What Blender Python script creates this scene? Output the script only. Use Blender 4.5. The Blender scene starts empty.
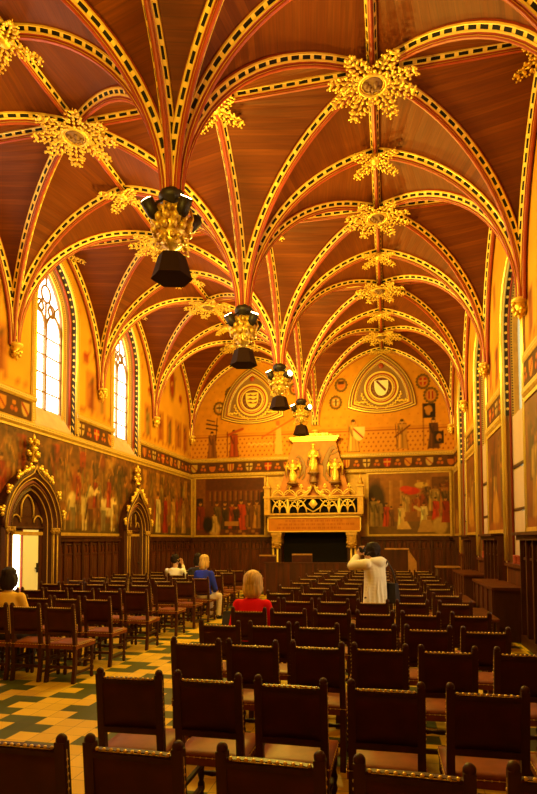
import bpy, bmesh, math, random
import numpy as np
from mathutils import Vector, Matrix
random.seed(7)
RNG = np.random.RandomState(11)
sc = bpy.context.scene
COL = sc.collection
PI = math.pi

# ------------------------------------------------------------------ helpers
def lin(c):
    return tuple(((v / 255.0) / 12.92 if v / 255.0 <= 0.04045 else ((v / 255.0 + 0.055) / 1.055) ** 2.4) for v in c)

class MB:
    """collects faces for ONE mesh object"""
    def __init__(s):
        s.v = []; s.f = []; s.m = []; s.uv = []; s.sm = []
    def vert(s, p):
        s.v.append((float(p[0]), float(p[1]), float(p[2]))); return len(s.v) - 1
    def face(s, idx, m=0, uv=None, smooth=False):
        s.f.append(tuple(idx)); s.m.append(m); s.uv.append(uv); s.sm.append(smooth)
    def quad(s, a, b, c, d, m=0, uv=None):
        s.face([s.vert(p) for p in (a, b, c, d)], m, uv)
    def box(s, x0, x1, y0, y1, z0, z1, m=0):
        i = [s.vert(p) for p in ((x0,y0,z0),(x1,y0,z0),(x1,y1,z0),(x0,y1,z0),(x0,y0,z1),(x1,y0,z1),(x1,y1,z1),(x0,y1,z1))]
        for q in ((0,3,2,1),(4,5,6,7),(0,1,5,4),(1,2,6,5),(2,3,7,6),(3,0,4,7)):
            s.face([i[k] for k in q], m)
    def hexa(s, b, t, m=0):
        i = [s.vert(p) for p in b] + [s.vert(p) for p in t]
        n = len(b)
        s.face(list(range(i[0] + n - 1, i[0] - 1, -1)), m); s.face([i[0] + n + k for k in range(n)], m)
        for k in range(n):
            k2 = (k + 1) % n
            s.face((i[k], i[k2], i[n + k2], i[n + k]), m)
    def lathe(s, prof, c=(0,0,0), n=12, m=0, axis='z', smooth=True, mats=None):
        rings = []
        for (r, h) in prof:
            ring = []
            for k in range(n):
                a = 2 * PI * k / n
                x, y = r * math.cos(a), r * math.sin(a)
                p = {'z': (x, y, h), 'y': (x, h, y), 'x': (h, x, y)}[axis]
                ring.append(s.vert((c[0] + p[0], c[1] + p[1], c[2] + p[2])))
            rings.append(ring)
        for j in range(len(rings) - 1):
            mm = mats[j] if mats else m
            for k in range(n):
                k2 = (k + 1) % n
                s.face((rings[j][k], rings[j][k2], rings[j+1][k2], rings[j+1][k]), mm, None, smooth)
        s.face(list(reversed(rings[0])), mats[0] if mats else m); s.face(rings[-1], mats[-1] if mats else m)
    def tube(s, pts, r, n=8, m=0, closed=False, smooth=True, cap=True):
        P = [Vector(p) for p in pts]; N = len(P)
        rr = r if isinstance(r, (list, tuple)) else [r] * N
        rings = []; up = None
        for i in range(N):
            if closed: t = P[(i + 1) % N] - P[i - 1]
            else: t = P[min(i + 1, N - 1)] - P[max(i - 1, 0)]
            t.normalize()
            if up is None:
                up = Vector((0, 0, 1)) if abs(t.z) < .9 else Vector((0, 1, 0))
            a = t.cross(up)
            if a.length < 1e-4: a = t.orthogonal()
            a.normalize(); b = a.cross(t).normalized(); up = b
            rings.append([s.vert(P[i] + a * rr[i] * math.cos(2*PI*k/n + PI/n) + b * rr[i] * math.sin(2*PI*k/n + PI/n)) for k in range(n)])
        for i in range(N if closed else N - 1):
            A, B = rings[i], rings[(i + 1) % N]
            for k in range(n):
                k2 = (k + 1) % n
                s.face((A[k], A[k2], B[k2], B[k]), m, None, smooth)
        if cap and not closed:
            s.face(list(reversed(rings[0])), m); s.face(rings[-1], m)
    def ball(s, c, r, n=8, h=5, m=0, mat=None):
        rx, ry, rz = (r, r, r) if not isinstance(r, (list, tuple)) else r
        M = mat if mat is not None else Matrix.Identity(3)
        rings = []
        C = Vector(c)
        top = s.vert(C + M @ Vector((0, 0, rz))); bot = s.vert(C + M @ Vector((0, 0, -rz)))
        for j in range(1, h):
            t = PI * j / h
            rings.append([s.vert(C + M @ Vector((rx*math.sin(t)*math.cos(2*PI*k/n), ry*math.sin(t)*math.sin(2*PI*k/n), rz*math.cos(t)))) for k in range(n)])
        for k in range(n):
            k2 = (k + 1) % n
            s.face((top, rings[0][k], rings[0][k2]), m, None, True)
            s.face((bot, rings[-1][k2], rings[-1][k]), m, None, True)
            for j in range(len(rings) - 1):
                s.face((rings[j][k], rings[j+1][k], rings[j+1][k2], rings[j][k2]), m, None, True)
    def prism(s, poly, frame, d0, d1, m=0, mside=None):
        """poly of (a,b); frame(a,b,d)->point"""
        n = len(poly)
        A = [s.vert(frame(a, b, d0)) for a, b in poly]; B = [s.vert(frame(a, b, d1)) for a, b in poly]
        s.face(B, m); s.face(list(reversed(A)), m)
        for k in range(n):
            k2 = (k + 1) % n
            s.face((A[k], A[k2], B[k2], B[k]), m if mside is None else mside)
    def mesh(s, name, mats):
        me = bpy.data.meshes.new(name)
        me.from_pydata(s.v, [], s.f)
        for mt in (mats if isinstance(mats, (list, tuple)) else [mats]): me.materials.append(mt)
        me.polygons.foreach_set('material_index', s.m)
        me.polygons.foreach_set('use_smooth', s.sm)
        if any(u is not None for u in s.uv):
            uvl = me.uv_layers.new(name='UVMap'); buf = []
            for f, u in zip(s.f, s.uv):
                for k in range(len(f)):
                    buf.extend(u[k] if u else (0.0, 0.0))
            uvl.data.foreach_set('uv', buf)
        me.update()
        return me
    def build(s, name, mats, parent=None, fix=True):
        me = s.mesh(name, mats)
        if fix:
            bm = bmesh.new(); bm.from_mesh(me)
            bmesh.ops.recalc_face_normals(bm, faces=bm.faces); bm.to_mesh(me); bm.free()
        return link(name, me, parent)

def link(name, me, parent=None):
    o = bpy.data.objects.new(name, me); COL.objects.link(o)
    if parent is not None: o.parent = parent
    return o
def tag(o, label, cat, group=None):
    o['label'] = label; o['category'] = cat
    if group: o['group'] = group
    return o
def thing(name, label, cat, loc=(0,0,0), rz=0, group=None):
    o = bpy.data.objects.new(name, None); COL.objects.link(o)
    o.location = loc; o.rotation_euler = (0, 0, rz); o.empty_display_size = .1
    return tag(o, label, cat, group)
def struct(o):
    o['kind'] = 'structure'; return o
def kids(o):
    return [c for c in bpy.data.objects if c.parent == o]
KID = {}
def register(root):
    def rec(o): return (o, [rec(c) for c in kids(o)])
    KID[root.name] = rec(root)
def dup(root, loc, rz, label, group=None, cat=None):
    def rec(t, par):
        c = t[0].copy(); COL.objects.link(c)
        if par is not None: c.parent = par
        for k in t[1]: rec(k, c)
        return c
    c = rec(KID[root.name], None)
    c.location = loc; c.rotation_euler = (0, 0, rz); c['label'] = label
    if group: c['group'] = group
    return c
def ordn(k):
    return ['nearest','second-nearest','third-nearest','fourth-nearest','fifth-nearest','sixth-nearest','seventh-nearest','eighth-nearest','ninth-nearest','tenth-nearest','eleventh-nearest','twelfth-nearest','thirteenth-nearest','fourteenth-nearest'][k]
def nth(k):
    return ['first','second','third','fourth','fifth','sixth','seventh','eighth','ninth','tenth'][k]

# ------------------------------------------------------------------ materials
def new_mat(name):
    m = bpy.data.materials.new(name); m.use_nodes = True
    nt = m.node_tree; b = nt.nodes['Principled BSDF']
    return m, nt, b
def mat(name, c, rough=.6, metal=0.0, noise=0.0, scale=8.0, stretch=(1,1,1), bump=0.0, spec=None, emit=None):
    m, nt, b = new_mat(name)
    b.inputs['Base Color'].default_value = (*c, 1); b.inputs['Roughness'].default_value = rough; b.inputs['Metallic'].default_value = metal
    if spec is not None: b.inputs['Specular IOR Level'].default_value = spec
    if emit:
        b.inputs['Emission Color'].default_value = (*emit[0], 1); b.inputs['Emission Strength'].default_value = emit[1]
    if noise or bump:
        tc = nt.nodes.new('ShaderNodeTexCoord'); mp = nt.nodes.new('ShaderNodeMapping'); mp.inputs['Scale'].default_value = stretch
        nz = nt.nodes.new('ShaderNodeTexNoise'); nz.inputs['Scale'].default_value = scale; nz.inputs['Detail'].default_value = 5
        nt.links.new(tc.outputs['Object'], mp.inputs['Vector']); nt.links.new(mp.outputs[0], nz.inputs['Vector'])
        if noise:
            mx = nt.nodes.new('ShaderNodeMix'); mx.data_type = 'RGBA'
            mx.inputs['A'].default_value = (*[v * (1 - noise) for v in c], 1); mx.inputs['B'].default_value = (*[min(1, v * (1 + noise)) for v in c], 1)
            rp = nt.nodes.new('ShaderNodeMapRange'); rp.inputs['From Min'].default_value = .3; rp.inputs['From Max'].default_value = .7
            nt.links.new(nz.outputs['Fac'], rp.inputs['Value']); nt.links.new(rp.outputs[0], mx.inputs['Factor'])
            nt.links.new(mx.outputs['Result'], b.inputs['Base Color'])
        if bump:
            bp = nt.nodes.new('ShaderNodeBump'); bp.inputs['Strength'].default_value = bump; bp.inputs['Distance'].default_value = .02
            nt.links.new(nz.outputs['Fac'], bp.inputs['Height']); nt.links.new(bp.outputs[0], b.inputs['Normal'])
    return m
def mnode(nt, op, a, b=None, c=None):
    n = nt.nodes.new('ShaderNodeMath'); n.operation = op
    for i, x in enumerate((a, b, c)):
        if x is None: continue
        if isinstance(x, (int, float)): n.inputs[i].default_value = x
        else: nt.links.new(x, n.inputs[i])
    return n.outputs[0]
def mixc(nt, f, a, b):
    n = nt.nodes.new('ShaderNodeMix'); n.data_type = 'RGBA'
    if isinstance(f, (int, float)): n.inputs['Factor'].default_value = f
    else: nt.links.new(f, n.inputs['Factor'])
    for k, x in (('A', a), ('B', b)):
        if isinstance(x, tuple): n.inputs[k].default_value = (*x, 1)
        else: nt.links.new(x, n.inputs[k])
    return n.outputs['Result']

def m_dash(name, period, duty, black, gold):
    m, nt, b = new_mat(name)
    uv = nt.nodes.new('ShaderNodeUVMap'); sp = nt.nodes.new('ShaderNodeSeparateXYZ'); nt.links.new(uv.outputs[0], sp.inputs[0])
    fr = mnode(nt, 'FRACT', mnode(nt, 'DIVIDE', sp.outputs['X'], period))
    g = mnode(nt, 'GREATER_THAN', fr, duty)
    nt.links.new(mixc(nt, g, black, gold), b.inputs['Base Color'])
    b.inputs['Roughness'].default_value = .6; b.inputs['Specular IOR Level'].default_value = .15
    return m
def m_vcol(name, rough=.75, spec=.25):
    m, nt, b = new_mat(name)
    a = nt.nodes.new('ShaderNodeVertexColor'); a.layer_name = 'Col'
    nt.links.new(a.outputs['Color'], b.inputs['Base Color'])
    b.inputs['Roughness'].default_value = rough; b.inputs['Specular IOR Level'].default_value = spec
    return m
def m_planks(name):
    m, nt, b = new_mat(name)
    uv = nt.nodes.new('ShaderNodeUVMap'); sp = nt.nodes.new('ShaderNodeSeparateXYZ'); nt.links.new(uv.outputs[0], sp.inputs[0])
    v = mnode(nt, 'DIVIDE', sp.outputs['Y'], .125)
    row = mnode(nt, 'FLOOR', v); fr = mnode(nt, 'FRACT', v)
    u = mnode(nt, 'ADD', sp.outputs['X'], mnode(nt, 'MULTIPLY', row, 3.7))
    wn = nt.nodes.new('ShaderNodeTexWhiteNoise'); wn.noise_dimensions = '1D'; nt.links.new(row, wn.inputs['W'])
    cb = nt.nodes.new('ShaderNodeCombineXYZ'); nt.links.new(mnode(nt, 'MULTIPLY', u, 1.4), cb.inputs[0]); nt.links.new(mnode(nt, 'MULTIPLY', sp.outputs['Y'], 22.0), cb.inputs[1])
    nz = nt.nodes.new('ShaderNodeTexNoise'); nz.inputs['Scale'].default_value = 1.0; nz.inputs['Detail'].default_value = 6; nt.links.new(cb.outputs[0], nz.inputs['Vector'])
    c = mixc(nt, wn.outputs['Value'], (.120, .023, .0015), (.172, .038, .003))
    g = nt.nodes.new('ShaderNodeMapRange'); g.inputs['From Min'].default_value = .35; g.inputs['From Max'].default_value = .7; nt.links.new(nz.outputs['Fac'], g.inputs['Value'])
    c2 = mixc(nt, mnode(nt, 'MULTIPLY', g.outputs[0], .55), c, (.060, .012, .0015))
    ln = mnode(nt, 'LESS_THAN', fr, .06)
    c3 = mixc(nt, mnode(nt, 'MULTIPLY', ln, .6), c2, (.07, .018, .005))
    nt.links.new(c3, b.inputs['Base Color']); b.inputs['Roughness'].default_value = .55
    b.inputs['Specular IOR Level'].default_value = .15
    return m
def m_tiles():
    m, nt, b = new_mat('glazed_floor_tile')
    tc = nt.nodes.new('ShaderNodeTexCoord'); sp = nt.nodes.new('ShaderNodeSeparateXYZ'); nt.links.new(tc.outputs['Object'], sp.inputs[0])
    T = .205
    x = mnode(nt, 'DIVIDE', sp.outputs['X'], T); y = mnode(nt, 'DIVIDE', sp.outputs['Y'], T)
    ix = mnode(nt, 'FLOOR', x); iy = mnode(nt, 'FLOOR', y)
    # shift of each course: a short repeating table made of modulo terms
    sh = mnode(nt, 'ADD', mnode(nt, 'MULTIPLY', mnode(nt, 'GREATER_THAN', mnode(nt, 'FLOORED_MODULO', iy, 6.0), 2.5), 2.0), mnode(nt, 'FLOORED_MODULO', iy, 2.0))
    ph = mnode(nt, 'FLOORED_MODULO', mnode(nt, 'ADD', ix, sh), 5.0)
    green = mnode(nt, 'LESS_THAN', ph, 1.5)
    cb = nt.nodes.new('ShaderNodeCombineXYZ'); nt.links.new(ix, cb.inputs[0]); nt.links.new(iy, cb.inputs[1])
    wn = nt.nodes.new('ShaderNodeTexWhiteNoise'); nt.links.new(cb.outputs[0], wn.inputs['Vector'])
    ye = mixc(nt, wn.outputs['Value'], (.78, .49, .025), (.92, .60, .04)); gr = mixc(nt, wn.outputs['Value'], (.035, .065, .010), (.065, .10, .016))
    c = mixc(nt, green, ye, gr)
    fx = mnode(nt, 'FRACT', x); fy = mnode(nt, 'FRACT', y)
    ln = mnode(nt, 'MAXIMUM', mnode(nt, 'LESS_THAN', fx, .03), mnode(nt, 'LESS_THAN', fy, .03))
    nz = nt.nodes.new('ShaderNodeTexNoise'); nz.inputs['Scale'].default_value = 3; nz.inputs['Detail'].default_value = 6; nt.links.new(tc.outputs['Object'], nz.inputs['Vector'])
    c = mixc(nt, mnode(nt, 'MULTIPLY', nz.outputs['Fac'], .3), c, (.30, .17, .03))
    c = mixc(nt, mnode(nt, 'MULTIPLY', ln, .6), c, (.12, .08, .03))
    nt.links.new(c, b.inputs['Base Color']); b.inputs['Roughness'].default_value = .5; b.inputs['Specular IOR Level'].default_value = .25
    return m
def m_studband(name, base, dot, per, rad):
    """band with a row of round dots along UV x (y centred on 0)"""
    m, nt, b = new_mat(name)
    uv = nt.nodes.new('ShaderNodeUVMap'); sp = nt.nodes.new('ShaderNodeSeparateXYZ'); nt.links.new(uv.outputs[0], sp.inputs[0])
    fx = mnode(nt, 'SUBTRACT', mnode(nt, 'FRACT', mnode(nt, 'DIVIDE', sp.outputs['X'], per)), .5)
    fx = mnode(nt, 'MULTIPLY', fx, per)
    d = mnode(nt, 'SQRT', mnode(nt, 'ADD', mnode(nt, 'MULTIPLY', fx, fx), mnode(nt, 'MULTIPLY', sp.outputs['Y'], sp.outputs['Y'])))
    nt.links.new(mixc(nt, mnode(nt, 'LESS_THAN', d, rad), base, dot), b.inputs['Base Color'])
    b.inputs['Roughness'].default_value = .5
    return m

GOLDC = (.84, .52, .08)
M = {}
M['gold'] = mat('gilding', GOLDC, .38, .55, .25, 30)
M['goldpaint'] = mat('gold_paint', (.84, .55, .10), .42, .25)
M['dullgold'] = mat('dull_gold_paint', (.50, .28, .045), .5, .2, .2, 9)  # browner, duller copy of the gold paint
M['red'] = mat('red_rib_paint', (.30, .036, .006), .45, 0, .15, 6)
M['dash'] = m_dash('black_and_gold_dashes', .19, .68, (.012, .008, .005), (.88, .58, .12))
M['planks'] = m_planks('vault_boards')
M['wall'] = mat('ochre_wall_paint', (.62, .36, .05), .7, 0, .22, 3)
M['vcol'] = m_vcol('painted_plaster')
M['mural'] = m_vcol('mural_paint', .6)
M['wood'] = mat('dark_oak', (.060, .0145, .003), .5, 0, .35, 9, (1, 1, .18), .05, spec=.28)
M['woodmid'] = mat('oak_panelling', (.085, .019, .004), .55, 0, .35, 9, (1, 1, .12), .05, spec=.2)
M['woodlit'] = mat('lit_oak', (.42, .19, .05), .4, 0, .25, 9, (1, .2, 1))  # oak lightened where lamplight falls, the light put into the colour
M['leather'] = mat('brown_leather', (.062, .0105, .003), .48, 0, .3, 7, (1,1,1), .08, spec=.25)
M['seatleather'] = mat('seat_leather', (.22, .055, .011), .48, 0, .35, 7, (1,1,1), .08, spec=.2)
M['gilt'] = mat('highlight_gilding', (.95, .70, .16), .25, .5)  # highlight of the window arrises put into a paler gold
M['stud'] = mat('brass_studs', (.95, .66, .16), .35, .4)
M['iron'] = mat('black_iron', (.022, .013, .009), .5, .3)
M['bellm'] = mat('dark_lamp_shade', (.022, .006, .003), .7, 0, spec=.15)
M['bulb'] = mat('lamp_glass', (1, .9, .7), .3, 0, emit=((1, .74, .32), 22))
M['tile'] = m_tiles()
M['stone'] = mat('grey_plaster', (.50, .33, .20), .8, 0, .15, 4)
M['ochre'] = mat('ochre_stone', (.50, .26, .04), .6, 0, .2, 6)
M['mantel'] = mat('gilded_mantel_stone', (.56, .29, .04), .5, .2, .3, 9)
M['hood'] = mat('orange_hood_paint', (.40, .125, .014), .65, 0, .18, 5)
M['darkred'] = mat('dark_red_paint', (.16, .028, .012), .55)
M['black'] = mat('black_paint', (.008, .005, .003), .8, spec=.1)
M['brownpaint'] = mat('brown_paint', (.22, .10, .03), .6)
M['dots'] = m_studband('black_band_with_gold_dots', (.02, .012, .006), (.95, .65, .14), .17, .028)
M['beads'] = m_studband('gold_band_with_dark_beads', (.58, .34, .06), (.05, .022, .01), .055, .015)
M['white'] = mat('white_door_paint', (.95, .93, .88), .5)
M['blind'] = mat('pinkish_blind_cloth', (.44, .29, .24), .85)
M['white_marble'] = mat('pale_plaster', (.80, .70, .50), .6)

# ------------------------------------------------------------------ fitted camera and hall dimensions (metres)
TH, PIT, ROLL, FPX, PY0, CAMZ = .21253, .04771, .00379, 553.99, 513.53, 1.72
XL, XR = -7.365, 2.278
XM = (XL + XR) / 2
XRR, XLR = (XM + XR) / 2, (XL + XM) / 2          # the two ridge lines
D = 20.0; BAY = 3.4423; NB = 7
YS = [D - BAY * k for k in range(NB + 1)]         # corbel and pendant stations
YREAR = YS[-1]
ZC, ZP, ZR = 5.64, 5.89, 8.60
cam_d = bpy.data.cameras.new('camera'); cam = bpy.data.objects.new('camera', cam_d); COL.objects.link(cam)
r_ = Vector((math.cos(TH), math.sin(TH), 0)); f0 = Vector((-math.sin(TH), math.cos(TH), 0)); zz = Vector((0, 0, 1))
fw = f0 * math.cos(PIT) + zz * math.sin(PIT); up = -f0 * math.sin(PIT) + zz * math.cos(PIT)
ci = r_ * math.cos(ROLL) - up * math.sin(ROLL); cj = up * math.cos(ROLL) + r_ * math.sin(ROLL)
mw = Matrix.Identity(4)
for a in range(3):
    mw[a][0] = ci[a]; mw[a][1] = cj[a]; mw[a][2] = -fw[a]
mw[2][3] = CAMZ
cam.matrix_world = mw
cam_d.sensor_fit = 'VERTICAL'; cam_d.sensor_height = 36; cam_d.lens = FPX / 794 * 36
cam_d.shift_y = (PY0 - 397) / 794; cam_d.clip_start = .05
sc.camera = cam

# ------------------------------------------------------------------ painting on a canvas (paint colours only)
class Canvas:
    def __init__(s, u0, u1, v0, v1, res, base):
        s.u0, s.v0, s.res = u0, v0, res
        s.w = max(2, int(round((u1 - u0) * res)) + 1); s.h = max(2, int(round((v1 - v0) * res)) + 1)
        s.u1, s.v1 = u1, v1
        s.U, s.V = np.meshgrid(np.linspace(u0, u1, s.w), np.linspace(v0, v1, s.h))
        s.C = np.ones((s.h, s.w, 3)) * np.array(lin(base))
    def put(s, mask, col, a=1.0):
        c = np.array(lin(col)); k = (mask * a)[..., None]
        s.C = s.C * (1 - k) + c * k
    def soft(s, d, e): return np.clip(.5 - d / e, 0, 1)
    def ell(s, u, v, ru, rv, col, a=1.0, e=.35, rot=0):
        du, dv = s.U - u, s.V - v
        if rot: du, dv = du * math.cos(rot) + dv * math.sin(rot), -du * math.sin(rot) + dv * math.cos(rot)
        d = np.sqrt((du / ru) ** 2 + (dv / rv) ** 2) - 1
        s.put(np.clip(.5 - d / e, 0, 1), col, a)
    def ring(s, u, v, r, w, col, a=1.0):
        d = np.abs(np.hypot(s.U - u, s.V - v) - r) - w
        s.put(np.clip(.5 - d * s.res, 0, 1), col, a)
    def rect(s, u0, u1, v0, v1, col, a=1.0):
        m = np.clip((s.U - u0) * s.res + .5, 0, 1) * np.clip((u1 - s.U) * s.res + .5, 0, 1) * np.clip((s.V - v0) * s.res + .5, 0, 1) * np.clip((v1 - s.V) * s.res + .5, 0, 1)
        s.put(m, col, a)
    def trap(s, u, v0, v1, w0, w1, col, a=1.0):
        t = np.clip((s.V - v0) / max(1e-6, v1 - v0), 0, 1); hw = (w0 + (w1 - w0) * t) / 2
        m = np.clip((hw - np.abs(s.U - u)) * s.res + .5, 0, 1) * ((s.V >= v0) & (s.V <= v1))
        s.put(m, col, a)
    def seg(s, a, b, w, col, al=1.0):
        ax, ay = a; bx, by = b
        dx, dy = bx - ax, by - ay; L = dx * dx + dy * dy + 1e-9
        t = np.clip(((s.U - ax) * dx + (s.V - ay) * dy) / L, 0, 1)
        d = np.hypot(s.U - ax - t * dx, s.V - ay - t * dy) - w
        s.put(np.clip(.5 - d * s.res, 0, 1), col, al)
    def noise(s, amp, cell):
        gh, gw = int((s.v1 - s.v0) / cell) + 3, int((s.u1 - s.u0) / cell) + 3
        g = RNG.rand(gh, gw)
        fu = (s.U - s.u0) / cell; fv = (s.V - s.v0) / cell
        iu, iv = fu.astype(int), fv.astype(int); tu, tv = fu - iu, fv - iv
        tu = tu * tu * (3 - 2 * tu); tv = tv * tv * (3 - 2 * tv)
        n = g[iv, iu] * (1-tu) * (1-tv) + g[iv, iu+1] * tu * (1-tv) + g[iv+1, iu] * (1-tu) * tv + g[iv+1, iu+1] * tu * tv
        s.C = s.C * (1 + amp * (2 * n[..., None] - 1))
    def shield(s, u, v, w, col, col2=None, mode=0):
        h = w * 1.15
        t = np.clip((v + h/2 - s.V) / h, 0, 1)
        hw = (w / 2) * np.sqrt(np.clip(1 - np.clip((t - .35) / .65, 0, 1) ** 2.2, 0, 1))
        m = np.clip((hw - np.abs(s.U - u)) * s.res + .5, 0, 1) * ((s.V > v - h/2) & (s.V < v + h/2))
        s.put(m, col)
        if col2:
            if mode == 0: k = np.abs((s.U - u) + (s.V - v)) < w * .13
            elif mode == 1: k = (np.mod((s.U - u) / w * 5 + .5, 2) < 1)
            elif mode == 2: k = (np.abs(s.U - u) < w * .1) | (np.abs(s.V - v - .1 * h) < w * .1)
            else: k = s.V > v + h * .15
            s.put(m * k, col2)
    def figure(s, u, v, h, robe, skin=(196, 142, 78), a=.9, lean=0.0, width=.34):
        w = h * width
        s.trap(u, v, v + h * .55, w, w * .55, robe, a)
        s.trap(u + lean * h * .5, v + h * .5, v + h * .82, w * .62, w * .72, robe, a)
        dk = tuple(int(c * .55) for c in robe); lt = tuple(min(255, int(c * 1.25) + 12) for c in robe)
        for k in range(3):
            uu = u + (RNG.rand() - .5) * w * .7
            s.seg((uu, v + h * .03), (u + (uu - u) * .5, v + h * .7), h * .012, dk, .7)
        s.seg((u - w * .22, v + h * .05), (u - w * .18, v + h * .75), h * .03, lt, .6)
        s.seg((u - w * .3, v + h * .75), (u - w * .1, v + h * .5), h * .035, dk, .8)
        s.seg((u + w * .3, v + h * .75), (u + w * .38, v + h * .5), h * .04, robe, .9)
        s.ell(u + lean * h * .6, v + h * .905, h * .055, h * .075, skin, a)
        s.ell(u + lean * h * .6, v + h * .95, h * .06, h * .045, (60, 35, 18), a)
    def grid(s, name, frame, material, parent=None, uspan=None, zoff=0.0):
        P = []
        for j in range(s.h):
            for i in range(s.w):
                P.append(frame(s.U[j, i], s.V[j, i]))
        F = []
        for j in range(s.h - 1):
            for i in range(s.w - 1):
                k = j * s.w + i; F.append((k, k + 1, k + s.w + 1, k + s.w))
        return color_mesh(name, P, F, s.C.reshape(-1, 3), material, parent)
    def sample(s, u, v):
        i = np.clip(((u - s.u0) / (s.u1 - s.u0) * (s.w - 1)), 0, s.w - 1).astype(int); j = np.clip(((v - s.v0) / (s.v1 - s.v0) * (s.h - 1)), 0, s.h - 1).astype(int)
        return s.C[j, i]
def color_mesh(name, P, F, C, material, parent=None):
    me = bpy.data.meshes.new(name); me.from_pydata([tuple(map(float, p)) for p in P], [], F)
    C = np.clip(C, 0, 1); mx_ = C.max(axis=1, keepdims=True) + 1e-6; C = mx_ * (C / mx_) ** 1.4 * .70
    ca = me.color_attributes.new('Col', 'FLOAT_COLOR', 'POINT')
    buf = np.ones((len(P), 4), dtype=np.float32); buf[:, :3] = np.clip(C, 0, 1); ca.data.foreach_set('color', buf.ravel())
    me.materials.append(material); me.update()
    return link(name, me, parent)

# ------------------------------------------------------------------ arches
def arch_path(hw, zs, c, z0, off=0.0, n=12, centre=0.0):
    """two-centred arch with jambs: list of (u, z) from the left foot over the top to the right foot"""
    R = hw + c + off
    tmax = math.acos(c / R)
    right = [(R * math.cos(tmax * k / n) - c, zs + R * math.sin(tmax * k / n)) for k in range(n + 1)]
    left = [(-u, z) for u, z in right]
    pts = [(-(hw + off), z0)] + left + list(reversed(right))[1:] + [(hw + off, z0)]
    return [(centre + u, z) for u, z in pts]
def arch_top(u, hw, zs, c):
    R = hw + c; x = abs(u)
    if x >= hw: return zs
    return zs + math.sqrt(max(0, R * R - (x + c) ** 2))

# ------------------------------------------------------------------ the vault
HP = {}
def half_rib(a, H, n=18):
    """(horizontal, height) from springer to crown"""
    if H >= a:
        R = (a * a + H * H) / (2 * a); tm = math.asin(H / R)
        return [(R * (1 - math.cos(tm * k / n)), R * math.sin(tm * k / n)) for k in range(n + 1)]
    return [(a * (1 - math.cos(PI / 2 * k / n)), H * math.sin(PI / 2 * k / n)) for k in range(n + 1)]
def rib_x(a, H, z):
    if H >= a:
        R = (a * a + H * H) / (2 * a); return R - math.sqrt(max(0, R * R - z * z))
    return a * (1 - math.sqrt(max(0, 1 - (z / H) ** 2)))
S_ = .70
PROF = [(.126,.03),(.130,-.008),(.122,-.038),(.108,-.046),(.070,-.098),(.076,-.106),(.060,-.136),(.036,-.142),(.030,-.156),(.038,-.168),(.038,-.180),(.026,-.204),(.0,-.212)]
PM =   [2, 1, 1, 0, 1, 1, 2, 2, 2, 1, 2, 2]        # 0 dashes, 1 gold, 2 red
def rib_mesh(mb, path, side, depth_dir=None, scale=S_, mods=PM):
    """sweep the rib profile along a path of points lying in a vertical plane; side = horizontal unit vector across"""
    prof = [(x, d) for x, d in PROF]; full = [(-x, d) for x, d in prof] + [(x, d) for x, d in reversed(prof[:-1])]
    fm = mods + list(reversed(mods))
    N = len(path); P = [Vector(p) for p in path]; s = Vector(side)
    L = 0; rings = []; ls = []
    for i in range(N):
        t = (P[min(i + 1, N - 1)] - P[max(i - 1, 0)]).normalized()
        n = s.cross(t).normalized()
        if depth_dir is not None:
            if n.dot(depth_dir(i)) < 0: n = -n
        if i: L += (P[i] - P[i - 1]).length
        ls.append(L)
        rings.append([mb.vert(P[i] + s * x * scale + n * (-d) * scale) for x, d in full])
    for i in range(N - 1):
        for k in range(len(full) - 1):
            mb.face((rings[i][k], rings[i][k+1], rings[i+1][k+1], rings[i+1][k]), fm[k], [(ls[i], 0), (ls[i], 1), (ls[i+1], 1), (ls[i+1], 0)])
ceiling = struct(bpy.data.objects.new('ceiling', None)); COL.objects.link(ceiling)
RM = [M['dash'], M['goldpaint'], M['red']]
def add_arch(name, A, B, zA, zB, plan_mid):
    """rib from springer A over crown at plan_mid to springer B"""
    A, B, C = Vector((*A, 0)), Vector((*B, 0)), Vector((*plan_mid, 0))
    pts = []
    for S, z0, rev in ((A, zA, False), (B, zB, True)):
        d = C - S; a = d.length; d.normalize(); H = ZR - z0
        h = [(S + d * x + Vector((0, 0, z0 + z))) for x, z in half_rib(a, H)]
        if rev: h = list(reversed(h))[1:]
        pts += h
    t = (B - A).normalized(); side = Vector((-t.y, t.x, 0))
    mid = (pts[0] + pts[-1]) / 2
    mb = MB()
    lo = Vector((C.x, C.y, min(zA, zB)))
    rib_mesh(mb, pts, side, lambda i: (lo - pts[i]) if (lo - pts[i]).length > 1e-3 else Vector((0,0,-1)))
    return mb.build(name, RM, ceiling, fix=False)
def add_straight(name, A, B, dz=0.0):
    mb = MB(); A = Vector(A); B = Vector(B); t = (B - A).normalized(); side = Vector((-t.y, t.x, 0)).normalized()
    n = max(2, int((B - A).length / .3)); pts = [A.lerp(B, k / n) for k in range(n + 1)]
    rib_mesh(mb, pts, side, lambda i: Vector((0, 0, -1)), scale=.60)
    return mb.build(name, RM, ceiling, fix=False)
SX = {XL: ZC, XM: ZP, XR: ZC}
for k in range(NB + 1):
    y = YS[k]
    yy = y - .07 if k == 0 else (y + .07 if k == NB else y)
    for (xa, xb) in ((XL, XM), (XM, XR)):
        add_arch('transverse_rib', (xa, yy), (xb, yy), SX[xa], SX[xb], ((xa + xb) / 2, yy))
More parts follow.
